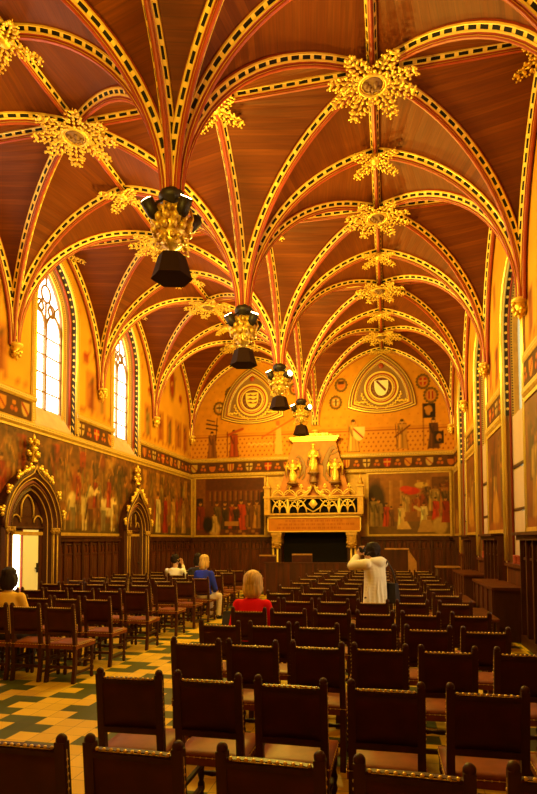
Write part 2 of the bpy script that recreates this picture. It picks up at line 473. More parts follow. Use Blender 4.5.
for k in range(NB):
    y0, y1 = YS[k], YS[k + 1]; ym = (y0 + y1) / 2
    for (xa, xb) in ((XL, XM), (XM, XR)):
        xm = (xa + xb) / 2
        add_arch('diagonal_rib', (xa, y0), (xb, y1), SX[xa], SX[xb], (xm, ym))
        add_arch('diagonal_rib', (xa, y1), (xb, y0), SX[xa], SX[xb], (xm, ym))
        add_straight('ridge_rib', (xm, y0, ZR), (xm, y1, ZR))
        add_straight('ridge_rib', (xa, ym, ZR), (xb, ym, ZR))
    for x, dx in ((XL, .05), (XM, 0), (XR, -.05)):
        add_arch('longitudinal_rib', (x + dx, y0), (x + dx, y1), SX[x], SX[x], (x + dx, ym))
NZ = 18
for k in range(NB):
    y0, y1 = YS[k], YS[k + 1]; ym = (y0 + y1) / 2
    for (xa, xb) in ((XL, XM), (XM, XR)):
        xm = (xa + xb) / 2; mb = MB()
        for xs in (xa, xb):
            for ys in (y0, y1):
                sx = 1 if xm > xs else -1; sy = 1 if ym > ys else -1
                z0 = SX[xs]; H = ZR - z0; at = abs(xm - xs); al = abs(ym - ys); ad = math.hypot(at, al)
                rows = []
                L = 0; prev = None
                for q in range(NZ + 1):
                    z = H * math.sin(PI / 2 * q / NZ)
                    xt = rib_x(at, H, z); xl_ = rib_x(al, H, z); xd = rib_x(ad, H, z)
                    pt = Vector((xs + sx * xt, ys, z0 + z)); pd = Vector((xs + sx * xd * at / ad, ys + sy * xd * al / ad, z0 + z)); pl = Vector((xs, ys + sy * xl_, z0 + z))
                    if prev is not None: L += (pd - prev).length
                    prev = pd
                    rows.append((pt, pd, pl, L))
                for q in range(NZ):
                    a, b = rows[q], rows[q + 1]
                    for (i, j) in ((0, 1), (1, 2)):
                        w0 = (a[j] - a[i]).length; w1 = (b[j] - b[i]).length
                        ss = 1 if i == 0 else -1
                        mb.quad(a[i], a[j], b[j], b[i], 0, [(-ss*w0/2 + 9*i, a[3] + 5*i), (ss*w0/2 + 9*i, a[3] + 5*i), (ss*w1/2 + 9*i, b[3] + 5*i), (-ss*w1/2 + 9*i, b[3] + 5*i)])
        mb.build('vault_panel', M['planks'], ceiling, fix=False)

# ------------------------------------------------------------------ gilded bosses
def leaf_spray(L, seed):
    """an oak-like spray growing along +x, face down (-z)"""
    rr = random.Random(seed); mb = MB()
    mb.tube([(0, 0, 0), (L * .5, 0, -.03), (L * .95, 0, 0)], [.018, .014, .006], 6)
    t = .08
    k = 0
    while t < 1.0:
        wid = L * .30 * math.sin(PI * min(1, .25 + t * .72)) ** .8
        for s in ((-1, 1) if t < .93 else (0,)):
            c = Vector((L * t + rr.uniform(-.01, .01), s * wid * .62, -.03 - rr.random() * .02))
            a = s * rr.uniform(.6, 1.1)
            R = Matrix.Rotation(a, 3, 'Z') @ Matrix.Rotation(rr.uniform(-.5, .5), 3, 'X')
            mb.ball(c, (L * .12, L * .062, L * .035), 7, 4, 0, R)
            if s:
                for e in (-1, 1):
                    d = R @ Vector((L * .09, e * L * .07, -.012)); mb.ball(c + d, (L * .05, L * .042, L * .03), 6, 4, 0, R)
        mb.ball((L * t, 0, -.04), (L * .07, L * .06, L * .045), 6, 4)
        t += .205; k += 1
    return mb.mesh('leaf_spray', M['gold'])
SPRAY_L = [leaf_spray(.47, s) for s in (1, 2, 3)]; SPRAY_S = [leaf_spray(.40, s) for s in (4, 5)]
def boss(kind, x, y, z, label, group, angles, sprays, r0):
    t = thing('ceiling_boss', label, 'ceiling boss', (x, y, z), 0, group)
    mb = MB()
    if kind == 'big':
        ring = [(math.cos(2*PI*k/20) * .2, math.sin(2*PI*k/20) * .2, -.05) for k in range(20)]
        mb.lathe([(.13, .12), (.19, .05), (.2, -.02), (.17, -.05), (.155, -.03), (.15, -.03)], n=20)
        mb.build('keystone', M['red'], t)
        mb = MB(); mb.tube(ring, .024, 8, closed=True); mb.tube([(p[0]*.8, p[1]*.8, -.045) for p in ring], .01, 6, closed=True); mb.build('keystone_rim', M['gold'], t)
        mb = MB()     # little carved group on the roundel
        for (px, py, h) in ((-.05, .02, .11), (.045, -.01, .13), (.0, .06, .09), (.08, .06, .07), (-.09, -.05, .07)):
            mb.ball((px, py, -.06), (.035, h * .5, .035)); mb.ball((px, py + h * .52, -.075), .024)
        mb.ball((0, 0, -.03), (.15, .15, .03), 14, 5)
        mb.build('carving', M['brownpaint'], t)
    else:
        mb.lathe([(.05, .14), (.1, .05), (.1, 0), (.075, -.05), (.04, -.07), (.001, -.075)], n=12); mb.build('knob', M['gold'], t)
    for i, a in enumerate(angles):
        o = link('leaf', sprays[i % len(sprays)], t)
        o.rotation_euler = (0, .12, a); o.location = (math.cos(a) * r0, math.sin(a) * r0, .0)
    return t
A8 = [math.radians(v) for v in (18, 62, 118, 162, 198, 242, 298, 342)]
A4 = [math.radians(v) for v in (40, 140, 220, 320)]
def ridge_bosses(x, side, ks_big, ks_small):
    for n, k in enumerate(ks_big):
        boss('big', x, D - k * BAY / 2, 8.41, f'large gilded leaf boss with round keystone, {ordn(n)} along the {side} vault ridge', 'large gilded ceiling bosses', A8, SPRAY_L, .2)
    for n, k in enumerate(ks_small):
        boss('small', x, D - k * BAY / 2, 8.43, f'small four-leafed gilded boss, {ordn(n)} along the {side} vault ridge', 'small gilded ceiling bosses', A4, SPRAY_S, .08)
ridge_bosses(XRR, 'right', (7, 5, 3, 1), (6, 4, 2))
ridge_bosses(XLR, 'left', (9, 7, 5, 3, 1), (8, 6, 4, 2))
for n, k in enumerate((7, 5, 3, 1)):
    boss('small', XM, D - k * BAY / 2, 8.43, f'small gilded boss atop the {ordn(n)} arch of the middle row between chandeliers', 'small gilded ceiling bosses', A4, SPRAY_S, .08)
for n, k in enumerate((7, 5, 3)):
    boss('small', XL + .06, D - k * BAY / 2, 8.43, f'small gilded boss against the left wall above the {["nearest window","far window","painted blind bay"][n]}', 'small gilded ceiling bosses', [math.radians(v) for v in (-42, 42)], SPRAY_S, .06)
boss('small', XR - .06, D - 7 * BAY / 2, 8.43, 'small gilded boss against the right wall at the nearest wall arch', 'small gilded ceiling bosses', [math.radians(v) for v in (138, 222)], SPRAY_S, .06)
boss('small', XRR, D - .1, 8.43, 'small gilded boss at the right vault ridge against the end wall', 'small gilded ceiling bosses', [math.radians(v) for v in (195, 225, 315, 345)], SPRAY_S, .05)
boss('small', XLR, D - .1, 8.43, 'small gilded boss at the left vault ridge against the end wall', 'small gilded ceiling bosses', [math.radians(v) for v in (195, 225, 315, 345)], SPRAY_S, .05)

# ------------------------------------------------------------------ wall corbels
def corbel(x, y, sx, label):
    t = thing('wall_corbel', label, 'corbel', (x, y, ZC), 0, 'gilded wall corbels under the ribs')
    mb = MB(); mb.lathe([(.125, .05), (.135, .02), (.11, 0), (.09, -.03)], n=10); mb.build('abacus', M['goldpaint'], t)
    mb = MB(); rr = random.Random(int(y * 10) + 3)
    mb.lathe([(.085, -.02), (.095, -.08), (.065, -.18), (.03, -.26), (.005, -.31)], n=10)
    for k in range(16):
        a = rr.uniform(0, 2 * PI); h = rr.uniform(-.24, -.02); r = .115 + h * .25
        mb.ball((math.cos(a) * r, math.sin(a) * r, h), (.036, .036, .042), 6, 4)
    mb.ball((sx * .085, 0, -.12), (.05, .045, .06), 8, 6)
    mb.build('carved_foliage', M['gold'], t)
LN = ['in the far left corner', 'on left wall beyond the far window', 'on left wall between the two tall windows', 'on left wall before the nearest window', 'on left wall above the front rows of chairs']
for k in range(5): corbel(XL + .1, YS[k] - (.1 if k == 0 else 0), 1, 'gilded foliate corbel ' + LN[k])
RN = ['in the far right corner', 'on right wall beyond the second blinded window', 'on right wall between the two nearest blinded windows', 'on right wall before the nearest blinded window', 'on right wall above the front rows of chairs']
for k in range(5): corbel(XR - .1, YS[k] - (.1 if k == 0 else 0), -1, 'gilded foliate corbel ' + RN[k])
corbel(XM, D - .12, 0, 'gilded foliate corbel on end wall between the two blind windows')

# ------------------------------------------------------------------ floor and shell
mb = MB(); mb.box(XL - .7, XR + .9, YREAR - .3, D + .4, -.2, 0); struct(mb.build('floor', M['tile']))
mb = MB(); mb.box(XL - .7, XR + .9, YREAR - .3, YREAR, 0, 9.0); struct(mb.build('wall_rear', M['wall']))
ZM0, ZM1 = 1.84, 4.13          # mural band
ZF0, ZF1 = 4.25, 4.64          # frieze
ZU = 4.14                      # painted upper wall starts
WINL = [11.2, 14.64, 7.76]; LHW, LZS, LC = .8, 6.82, .70  # last left window is unseen, added to bring in more daylight
WINR = [10.75, 14.28, 17.8]; RHW, RZS, RC = .88, 5.70, .48
GOLD1, GOLD2, OCH = (226, 160, 48), (205, 130, 30), (214, 150, 52)

def side_canvas(v0, v1, kind):
    c = Canvas(YREAR, D, v0, v1, 15, (232, 178, 70))
    c.noise(.10, .8); c.noise(.10, .25)
    c.rect(YREAR, D, v0, 4.66, (190, 120, 34))
    for y in np.arange(-3, 20, .22):
        for z in np.arange(4.95, 5.6, .22): c.ell(y + (.11 if int(z * 10) % 4 < 2 else 0), z, .04, .04, (150, 90, 28), .7)
    c.rect(YREAR, D, 5.68, 5.72, (140, 80, 25)); c.rect(YREAR, D, 4.88, 4.92, (140, 70, 20))
    return c
cw = side_canvas(ZU, 8.9, 'L')
# left wall: painted saints in panels between the windows and in the blind bay beyond them
for y, col in ((12.7, (150, 70, 30)), (13.25, (190, 150, 80)), (9.3, (160, 90, 40)), (16.1, (140, 120, 70)), (17.1, (160, 90, 50)), (17.9, (120, 100, 60)), (18.7, (170, 110, 50)), (19.35, (150, 80, 40))):
    c = cw; c.rect(y - .24, y + .24, 4.98, 6.0, (198, 140, 62)); c.rect(y - .24, y - .21, 4.98, 6.0, (150, 84, 26)); c.rect(y + .21, y + .24, 4.98, 6.0, (150, 84, 26))
    c.figure(y, 5.02, .85, col, a=.8)
for y, z, w in ((12.75, 6.6, .34), (13.3, 7.0, .26), (12.4, 6.3, .2), (16.3, 6.55, .34), (17.35, 6.9, .26), (18.9, 6.8, .26), (9.3, 6.5, .3)):
    cw.ell(y, z, w * .62, w * .75, (150, 110, 44), .8); cw.shield(y, z, w, (170, 60, 24), (225, 180, 80), 2)
cw.ell(18.1, 7.2, .28, .62, (120, 95, 40), .9); cw.ell(18.1, 7.2, .2, .5, (160, 60, 26), .9); cw.shield(18.1, 7.3, .3, (215, 165, 70), (150, 40, 20), 2)
for k in range(60):
    y, z = RNG.uniform(8.6, 19.8), RNG.uniform(5.8, 8.2)
    cw.ell(y, z, .05, .05, (170, 105, 34), .6)

def side_wall(name, X, canvas, wins, hw, zs, c, zb, sx):
    """upper painted wall with arched openings: columns of quads, X plane facing the room"""
    ys = set(np.round(np.arange(YREAR, D + 1e-6, (D - YREAR) / 190), 4))
    for w in wins:
        for q in np.linspace(-hw, hw, 25): ys.add(round(w + q, 4))
    ys = sorted(ys); P = []; F = []; C = []
    NZ_ = 34
    for a, b in zip(ys[:-1], ys[1:]):
        m = (a + b) / 2; w = [q for q in wins if abs(m - q) < hw]
        if w:
            spans = [(lambda y: arch_top(y - w[0], hw, zs, c), lambda y: 8.9)]
            if zb > ZU + .01: spans.append((lambda y: ZU, lambda y: zb))
        else: spans = [(lambda y: ZU, lambda y: 8.9)]
        for lo, hi in spans:
            i0 = len(P)
            for j in range(NZ_ + 1):
                for y in (a, b):
                    z = lo(y) + (hi(y) - lo(y)) * j / NZ_; P.append((X, y, z))
            for j in range(NZ_):
                k = i0 + 2 * j; q = (k, k + 1, k + 3, k + 2)
                F.append(q if sx < 0 else tuple(reversed(q)))
    A = np.array(P); C = canvas.sample(A[:, 1], A[:, 2])
    return struct(color_mesh(name, P, F, C, M['vcol']))
side_wall('wall_left', XL, cw, WINL, LHW, LZS, LC, ZU, -1)
for ya, yb, za, zb in ((YREAR, 9.66, 0, ZU), (10.68, D + .3, 0, ZU), (9.66, 10.68, 1.99, ZU)):
    mb = MB(); mb.box(XL - .5, XL, ya, yb, za, zb); struct(mb.build('wall_left', M['ochre']))
cr = side_canvas(ZU, 8.9, 'R')
for y in (12.2, 12.9, 15.7, 16.4, 19.2, 9.4):
    cr.figure(y, 5.02, .85, (150, 80, 36), a=.8); cr.ell(y + .1, 6.8, .12, .3, (150, 95, 34), .8)
side_wall('wall_right', XR, cr, [7.22] + WINR, RHW, RZS, RC, ZU, 1)
# lower right wall: piers between the openings and the breast below them
edges = [YREAR]
WINR_ALL = [7.22] + WINR  # first one is an unseen window, added for daylight on the people
for w in WINR_ALL: edges += [w - RHW, w + RHW]
edges.append(D + .3)
for k in range(0, len(edges), 2):
    mb = MB(); mb.box(XR, XR + .6, edges[k], edges[k + 1], 0, ZU); struct(mb.build('wall_right', M['ochre']))
for w in WINR_ALL:
    mb = MB(); mb.box(XR, XR + .6, w - RHW, w + RHW, 0, 1.2); struct(mb.build('wall_right', M['woodmid']))

def reveal(mb, X, sx, hw, zs, c, centre, stations, zb0, zb1, depth, n=12):
    """stations: (offset, depth, material of the strip up to the next one); sx = outward sign"""
    prev = None
    for (off, dp, m) in stations:
        z0 = zb0 + (zb1 - zb0) * min(1, max(0, dp) / depth)
        path = arch_path(hw, zs, c, z0, off, n, centre)
        # refine the jambs
        path = [path[0]] + [path[1]] + path[2:]
        ring = [Vector((X + sx * dp, u, z)) for u, z in path]
        if prev is not None:
            pr, pm, w_ = prev
            L = 0
            wd = (ring[2] - pr[2]).length
            for i in range(len(ring) - 1):
                l1 = L + (pr[i + 1] - pr[i]).length
                mb.quad(pr[i], pr[i + 1], ring[i + 1], ring[i], pm, [(L, -wd/2), (l1, -wd/2), (l1, wd/2), (L, wd/2)])
                L = l1
        prev = (ring, m, 0)
RVM = [M['goldpaint'], M['dots'], M['red'], M['beads'], M['ochre'], M['brownpaint']]
def m_glass(name, tint, tr):
    m, nt, b = new_mat(name); out = nt.nodes['Material Output']
    t = nt.nodes.new('ShaderNodeBsdfTransparent'); t.inputs['Color'].default_value = (*tint, 1)
    d = nt.nodes.new('ShaderNodeBsdfTranslucent'); d.inputs['Color'].default_value = (*tint, 1)
    mx = nt.nodes.new('ShaderNodeMixShader'); mx.inputs[0].default_value = tr
    nt.links.new(t.outputs[0], mx.inputs[1]); nt.links.new(d.outputs[0], mx.inputs[2]); nt.links.new(mx.outputs[0], out.inputs['Surface'])
    return m
M['pane'] = m_glass('clear_leaded_glass', (1, .97, .9), .12)
M['dimpane'] = m_glass('greenish_glass', (.09, .085, .05), .75)
M['halfpane'] = m_glass('tinted_glass', (.42, .38, .30), .15)  # pane of the added, unseen right window
wn = 0
for centre in WINL:
    wn += 1
    root = struct(bpy.data.objects.new(f'window_{wn}', None)); COL.objects.link(root); root.location = (XL, centre, 0)
    mb = MB()
    reveal(mb, 0, -1, LHW, LZS, LC, 0, [(.13, -.015, 4), (.10, -.05, 3), (.035, -.05, 5), (.03, -.02, 0), (-.0, 0, 1), (-.035, .10, 0), (-.05, .11, 2), (-.075, .15, 5), (-.10, .19, 3), (-.14, .23, 5), (-.19, .28, 5), (-.20, .34, 5)], 4.14, 4.72, .28)
    mb.build('arch_moulding', RVM, root, fix=False)
    mb = MB()
    for r0, off, xx, mm in ((.035, .015, .02, 0), (.028, -.055, -.12, 1), (.02, -.17, -.25, 0)):
        mb.tube([(xx, u, z) for u, z in arch_path(LHW, LZS, LC, 4.3 if xx > 0 else 4.5, off, 14)], r0, 8, mm, cap=True)
    mb.build('roll_moulding', [M['goldpaint'], M['red']], root)
    mb = MB(); mb.quad((.0, -LHW - .02, 4.14), (.0, LHW + .02, 4.14), (-.31, LHW + .02, 4.74), (-.31, -LHW - .02, 4.74))
    mb.quad((0, -LHW, 4.14), (-.3, -LHW + .19, 4.14), (-.3, -LHW + .19, 4.74), (0, -LHW, 4.14)) if False else None
    mb.build('sloping_sill', M['stone'], root, fix=False)
    g = -.30
    path = arch_path(LHW, LZS, LC, 4.7, -.2, 12)
    mb = MB(); mb.face([mb.vert((g - .02, u, z)) for u, z in path]); mb.build('pane', M['pane'], root, fix=False)
    mb = MB(); mb.box(g - .05, g + .03, -.03, .03, 4.7, 6.75); mb.build('mullion', M['brownpaint'], root)
    mb = MB()
    for uc in (-.3, .3):
        mb.tube([(g, u, z) for u, z in arch_path(.28, 6.62, .16, 6.6, 0, 8, uc)], .032, 6)
    for uc, zc_, rr_ in ((0, 7.42, .17), (-.22, 7.08, .12), (.22, 7.08, .12)):
        mb.tube([(g, uc + rr_ * math.cos(2*PI*k/16), zc_ + rr_ * 1.15 * math.sin(2*PI*k/16)) for k in range(16)], .028, 6, closed=True)
    mb.tube([(g, 0, 6.75), (g, .0, 7.2)], .028, 6); mb.tube([(g, 0, 7.6), (g, 0, 7.9)], .026, 6)
    for s in (-1, 1): mb.tube([(g, s * .3, 7.06 - .05), (g, s * .12, 7.3)], .026, 6); mb.tube([(g, s*.34, 7.12), (g, s*.45, 7.25)], .024, 6)
    mb.build('tracery', M['brownpaint'], root)
    for z in (5.12, 5.55, 5.98, 6.41):
        mb = MB(); mb.box(g - .02, g + .02, -.6, .6, z - .014, z + .014); mb.build('glazing_bar', M['brownpaint'], root)
    mb = MB()
    for u in (-.6, .58): mb.box(g - .03, g + .02, u, u + .02, 4.72, 6.8)
    for u in (-.3, .3): mb.box(g - .008, g + .008, u - .004, u + .004, 4.72, 6.7)
    mb.build('leading', M['brownpaint'], root)
for n, centre in enumerate(WINR + [7.22]):
    wn += 1
    root = struct(bpy.data.objects.new(f'window_{wn}', None)); COL.objects.link(root); root.location = (XR, centre, 0)
    mb = MB()
    reveal(mb, 0, 1, RHW, RZS, RC, 0, [(.09, -.0, 5), (.075, -.03, 3), (.02, -.02, 0), (-.0, 0, 2), (-.005, .04, 5), (-.015, .10, 5), (-.02, .13, 3), (-.03, .2, 4), (-.04, .30, 4)], 1.2, 1.25, .5)
    reveal(mb, 0, 1, RHW, RZS, RC, 0, [(-.009, .028, 1), (-.021, .102, 1)], 4.16, 4.16, .5)
    mb.build('arch_moulding', RVM, root, fix=False)
    mb = MB()
    for r0, off, xx, mm in ((.05, .01, -.01, 0), (.022, -.02, .115, 1)):
        mb.tube([(xx, u, z) for u, z in arch_path(RHW, RZS, RC, 1.3, off, 14)], r0, 8, mm)
    mb.build('roll_moulding', [M['gilt'], M['red']], root)
    mb = MB(); mb.box(-.06, .6, -RHW, RHW, 1.2, 1.26); mb.build('sill', M['woodmid'], root)
    path = arch_path(RHW, RZS, RC, 1.26, -.035, 12)
    mb = MB(); mb.face([mb.vert((.28, u, z)) for u, z in path if True]); mb.build('pane', M['dimpane'] if n < 3 else M['halfpane'], root, fix=False)
    mb = MB()
    for u in (-.27, .27): mb.box(.24, .29, u - .035, u + .035, 1.26, 6.2)
    mb.build('mullion', M['ochre'], root)
    if n == 3: continue
    wname = ['nearest window', 'second-nearest window', 'farthest window'][n]
    for k, (za, zb, pn) in enumerate(((3.15, 4.12, 'top'), (2.31, 3.06, 'middle'), (1.40, 2.24, 'bottom'))):
        t = thing('window_blind', f'pinkish cloth blind, {pn} panel in the {wname} of the right wall', 'blind', (XR + .14, centre, za), 0, 'cloth blinds in the right windows')
        mb = MB(); h = zb - za
        for j in range(12):
            a0 = -.845 + 1.69 * j / 12; a1 = -.845 + 1.69 * (j + 1) / 12
            b0 = .006 * math.sin(j * 2.1); b1 = .006 * math.sin((j + 1) * 2.1)
            i = [mb.vert(p) for p in ((b0, a0, 0), (b1, a1, 0), (b1, a1, h), (b0, a0, h))]
            mb.face(i, 0, None, True)
            i = [mb.vert(p) for p in ((b0 + .012, a0, 0), (b1 + .012, a1, 0), (b1 + .012, a1, h), (b0 + .012, a0, h))]
            mb.face(i, 0, None, True)
        mb.build('cloth', M['blind'], t)
        mb = MB(); mb.box(-.015, .03, -.84, .84, -.05, .0); mb.build('bottom_bar', M['wood'], t)
    if n < 2:
        for k, u in enumerate((.42, .1)):
            mb = MB(); mb.lathe([(.055, 0), (.06, .02), (.045, .04), (.055, .06), (.045, .08), (.055, .10), (.045, .12), (.06, .14), (.05, .16)], n=10)
            o = mb.build('sill_pot', M['red']); o.location = (XR + .06, centre + u, 1.26)
            tag(o, f'short ringed reddish pot on the {wname} sill of the right wall, {["farther","nearer"][k]} one', 'pot', 'ringed pots on the right window sills')

# ------------------------------------------------------------------ cornice, frieze with shields
trim_n = 0
def trim(o):
    global trim_n
    trim_n += 1; o.name = f'trim_{trim_n}'; return struct(o)
SH = [((186, 60, 28), (214, 160, 70), 2), ((210, 150, 56), (150, 60, 24), 0), ((206, 170, 104), (160, 60, 26), 0), ((196, 120, 36), (80, 50, 22), 3), ((170, 62, 26), (206, 160, 76), 1), ((214, 180, 120), (96, 66, 36), 2)]
def frieze(a, b, frame, off):
    c = Canvas(a, b, ZF0 - .02, ZF1 + .02, 36, (92, 60, 26)); c.noise(.3, .15)
    u = math.ceil((a + .02) / .36) * .36; k = int(round(u / .36))
    while u < b - .05:
        q = SH[(k // 2) % len(SH)]
        if k % 2 == 0: c.shield(u, (ZF0 + ZF1) / 2, .25, *q)
        else:
            c.ell(u, (ZF0 + ZF1) / 2 + .07, .06, .05, (205, 140, 50)); c.ell(u - .06, (ZF0 + ZF1) / 2 - .05, .05, .05, (190, 110, 36)); c.ell(u + .06, (ZF0 + ZF1) / 2 - .06, .05, .05, (200, 120, 40))
        u += .36; k += 1
    trim(c.grid('trim', lambda p, q: frame(p, q, .03), M['vcol']))
def band(a, b, frame, z0, z1, proud, m, uvm=True):
    """moulded strip along the wall with a chamfered profile and beads"""
    prof = [(z0, 0), (z0, proud * .6), (z0 + (z1 - z0) * .3, proud), (z1 - (z1 - z0) * .3, proud), (z1, proud * .6), (z1, 0)]
    mb = MB(); mm = [1, 1, 0, 1, 1]
    for k in range(len(prof) - 1):
        (za, pa), (zb, pb) = prof[k], prof[k + 1]; w = abs(zb - za) + abs(pb - pa)
        mb.quad(frame(a, za, pa), frame(b, za, pa), frame(b, zb, pb), frame(a, zb, pb), mm[k], [(a, -w/2), (b, -w/2), (b, w/2), (a, w/2)])
    for e in (a, b):
        mb.face([mb.vert(frame(e, z, p)) for z, p in prof], 1, [(0, 1)] * len(prof))
    trim(mb.build('trim', [m, M['dullgold']], fix=True))
fL = lambda y, z, d: (XL + d, y, z)
fR = lambda y, z, d: (XR - d, y, z)
fB = lambda x, z, d: (x, D - d, z)
segL = [(YREAR, WINL[2] - LHW), (WINL[2] + LHW, WINL[0] - LHW), (WINL[0] + LHW, WINL[1] - LHW), (WINL[1] + LHW, D)]
for a, b in segL:
    frieze(a, b, fL, 0); band(a, b, fL, ZF1 + .01, ZF1 + .17, .08, M['beads'])
band(YREAR, D, fL, 4.07, 4.23, .10, M['beads'])
segR = [(edges[k], min(D, edges[k + 1])) for k in range(0, len(edges), 2)]
for a, b in segR:
    a2 = a + (.06 if a > YREAR else 0); b2 = b - (.06 if b < D else 0)
    frieze(a2, b2, fR, 0); band(a2, b2, fR, ZF1 + .01, ZF1 + .17, .06, M['beads']); band(a2, b2, fR, 4.07, 4.23, .08, M['beads'])
frieze(XL, XR, fB, 0); band(XL, XR, fB, ZF1 + .01, ZF1 + .17, .09, M['beads']); band(XL, XR, fB, 4.09, 4.24, .10, M['beads'])

# ------------------------------------------------------------------ end wall with painted lunettes
mb = MB(); mb.box(XL - .5, XR + .6, D + .02, D + .4, 0, 9.0); struct(mb.build('wall_end', M['ochre']))
c = Canvas(XL, XR, 4.2, 8.9, 34, (226, 166, 58))
c.noise(.10, .6); c.noise(.12, .15)
c.rect(XL, XR, 4.2, 5.62, (226, 166, 66)); c.rect(XL, XR, 5.60, 5.645, (160, 92, 30)); c.rect(XL, XR, 5.70, 5.72, (170, 100, 34))
for i, x in enumerate(np.arange(XL + .1, XR, .17)):
    for j, z in enumerate(np.arange(4.9, 5.56, .15)):
        c.ell(x + (.085 if j % 2 else 0), z, .034, .034, (150, 84, 24), .9)
for i, x in enumerate(np.arange(XL + .2, XR, .30)):
    for j, z in enumerate(np.arange(5.85, 8.4, .30)):
        c.ell(x + (.15 if j % 2 else 0), z, .03, .03, (196, 128, 36), .6)
def statue(x, z, h, robe, sh=None, a=.95):
    dk = (84, 48, 20)
    c.trap(x, z - .02, z + h * .56, h * .41, h * .25, dk, .8); c.trap(x, z + h * .5, z + h * .84, h * .28, h * .30, dk, .8); c.ell(x, z + h * .905, h * .075, h * .095, dk, .8)
    c.figure(x, z, h, robe, (214, 164, 98), a, width=.36)
c.rect(-1.42, -.98, 4.88, 6.05, (200, 134, 50), .4)
statue(-1.18, 4.88, 1.18, (214, 164, 82)); c.shield(-.98, 5.52, .42, (226, 206, 150), (170, 60, 24), 0)
statue(.53, 4.93, 1.06, (196, 146, 66)); c.seg((.28, 5.35), (.8, 5.75), .03, (120, 72, 26)); c.seg((.36, 5.0), (.30, 5.8), .015, (110, 66, 24))
statue(1.60, 4.92, 1.06, (92, 58, 26)); c.rect(1.24, 1.68, 5.98, 6.50, (42, 28, 16)); c.ell(1.45, 6.25, .12, .17, (206, 150, 60), .9); c.ell(1.36, 6.33, .07, .06, (206, 150, 60), .9); c.ell(1.56, 6.12, .07, .08, (42, 28, 16)); c.seg((1.26, 5.0), (1.26, 6.5), .016, (110, 66, 24))
c.rect(1.62, 1.94, 5.06, 5.5, (48, 32, 18)); c.ell(1.78, 5.28, .09, .13, (200, 140, 56), .9); c.ell(1.8, 5.2, .05, .05, (48, 32, 18))
statue(-6.5, 4.86, 1.0, (140, 92, 46)); c.seg((-6.72, 6.15), (-6.28, 6.05), .03, (70, 42, 20)); c.seg((-6.72, 5.98), (-6.3, 5.9), .03, (80, 48, 22)); c.seg((-6.7, 6.3), (-6.4, 6.22), .025, (80, 48, 22)); c.seg((-6.35, 5.5), (-6.3, 6.35), .02, (80, 48, 22))
statue(-5.64, 4.86, 1.02, (170, 84, 30)); c.seg((-5.85, 5.7), (-5.3, 5.9), .05, (176, 92, 34)); c.seg((-5.9, 4.9), (-5.9, 5.8), .02, (120, 66, 24))
for k in range(16):
    u = -5.1 + k * .07; c.seg((u, 5.3 + .04 * math.sin(k * 2.2)), (u + .08, 5.3 + .05 * math.sin(k * 2.2 + 2)), .018, (240, 200, 120), .9)
c.trap(-3.92, 4.9, 5.95, .30, .16, (232, 190, 110), .9); c.seg((-4.55, 5.55), (-3.35, 6.2), .035, (190, 110, 36), .9); c.ell(-3.95, 6.05, .08, .1, (190, 120, 60)); c.seg((-4.1, 4.95), (-4.1, 5.7), .02, (170, 96, 34), .8)
for x, z, w, q in ((-5.75, 7.25, .30, 0), (-6.22, 6.72, .28, 5), (1.27, 7.28, .30, 0), (1.53, 6.78, .32, 4), (-1.60, 7.33, .28, 3), (-1.80, 6.70, .28, 5), (-3.3, 7.3, .26, 0)):
    for k in range(14): c.ell(x + w * .68 * math.cos(2*PI*k/14), z + w * .78 * math.sin(2*PI*k/14), .055, .055, (84, 66, 26), .9)
    c.ell(x, z, w * .55, w * .65, (206, 140, 50), .7); c.shield(x, z, w * .82, *SH[q])
struct(c.grid('wall_end', lambda x, z: (x, D, z), M['vcol']))

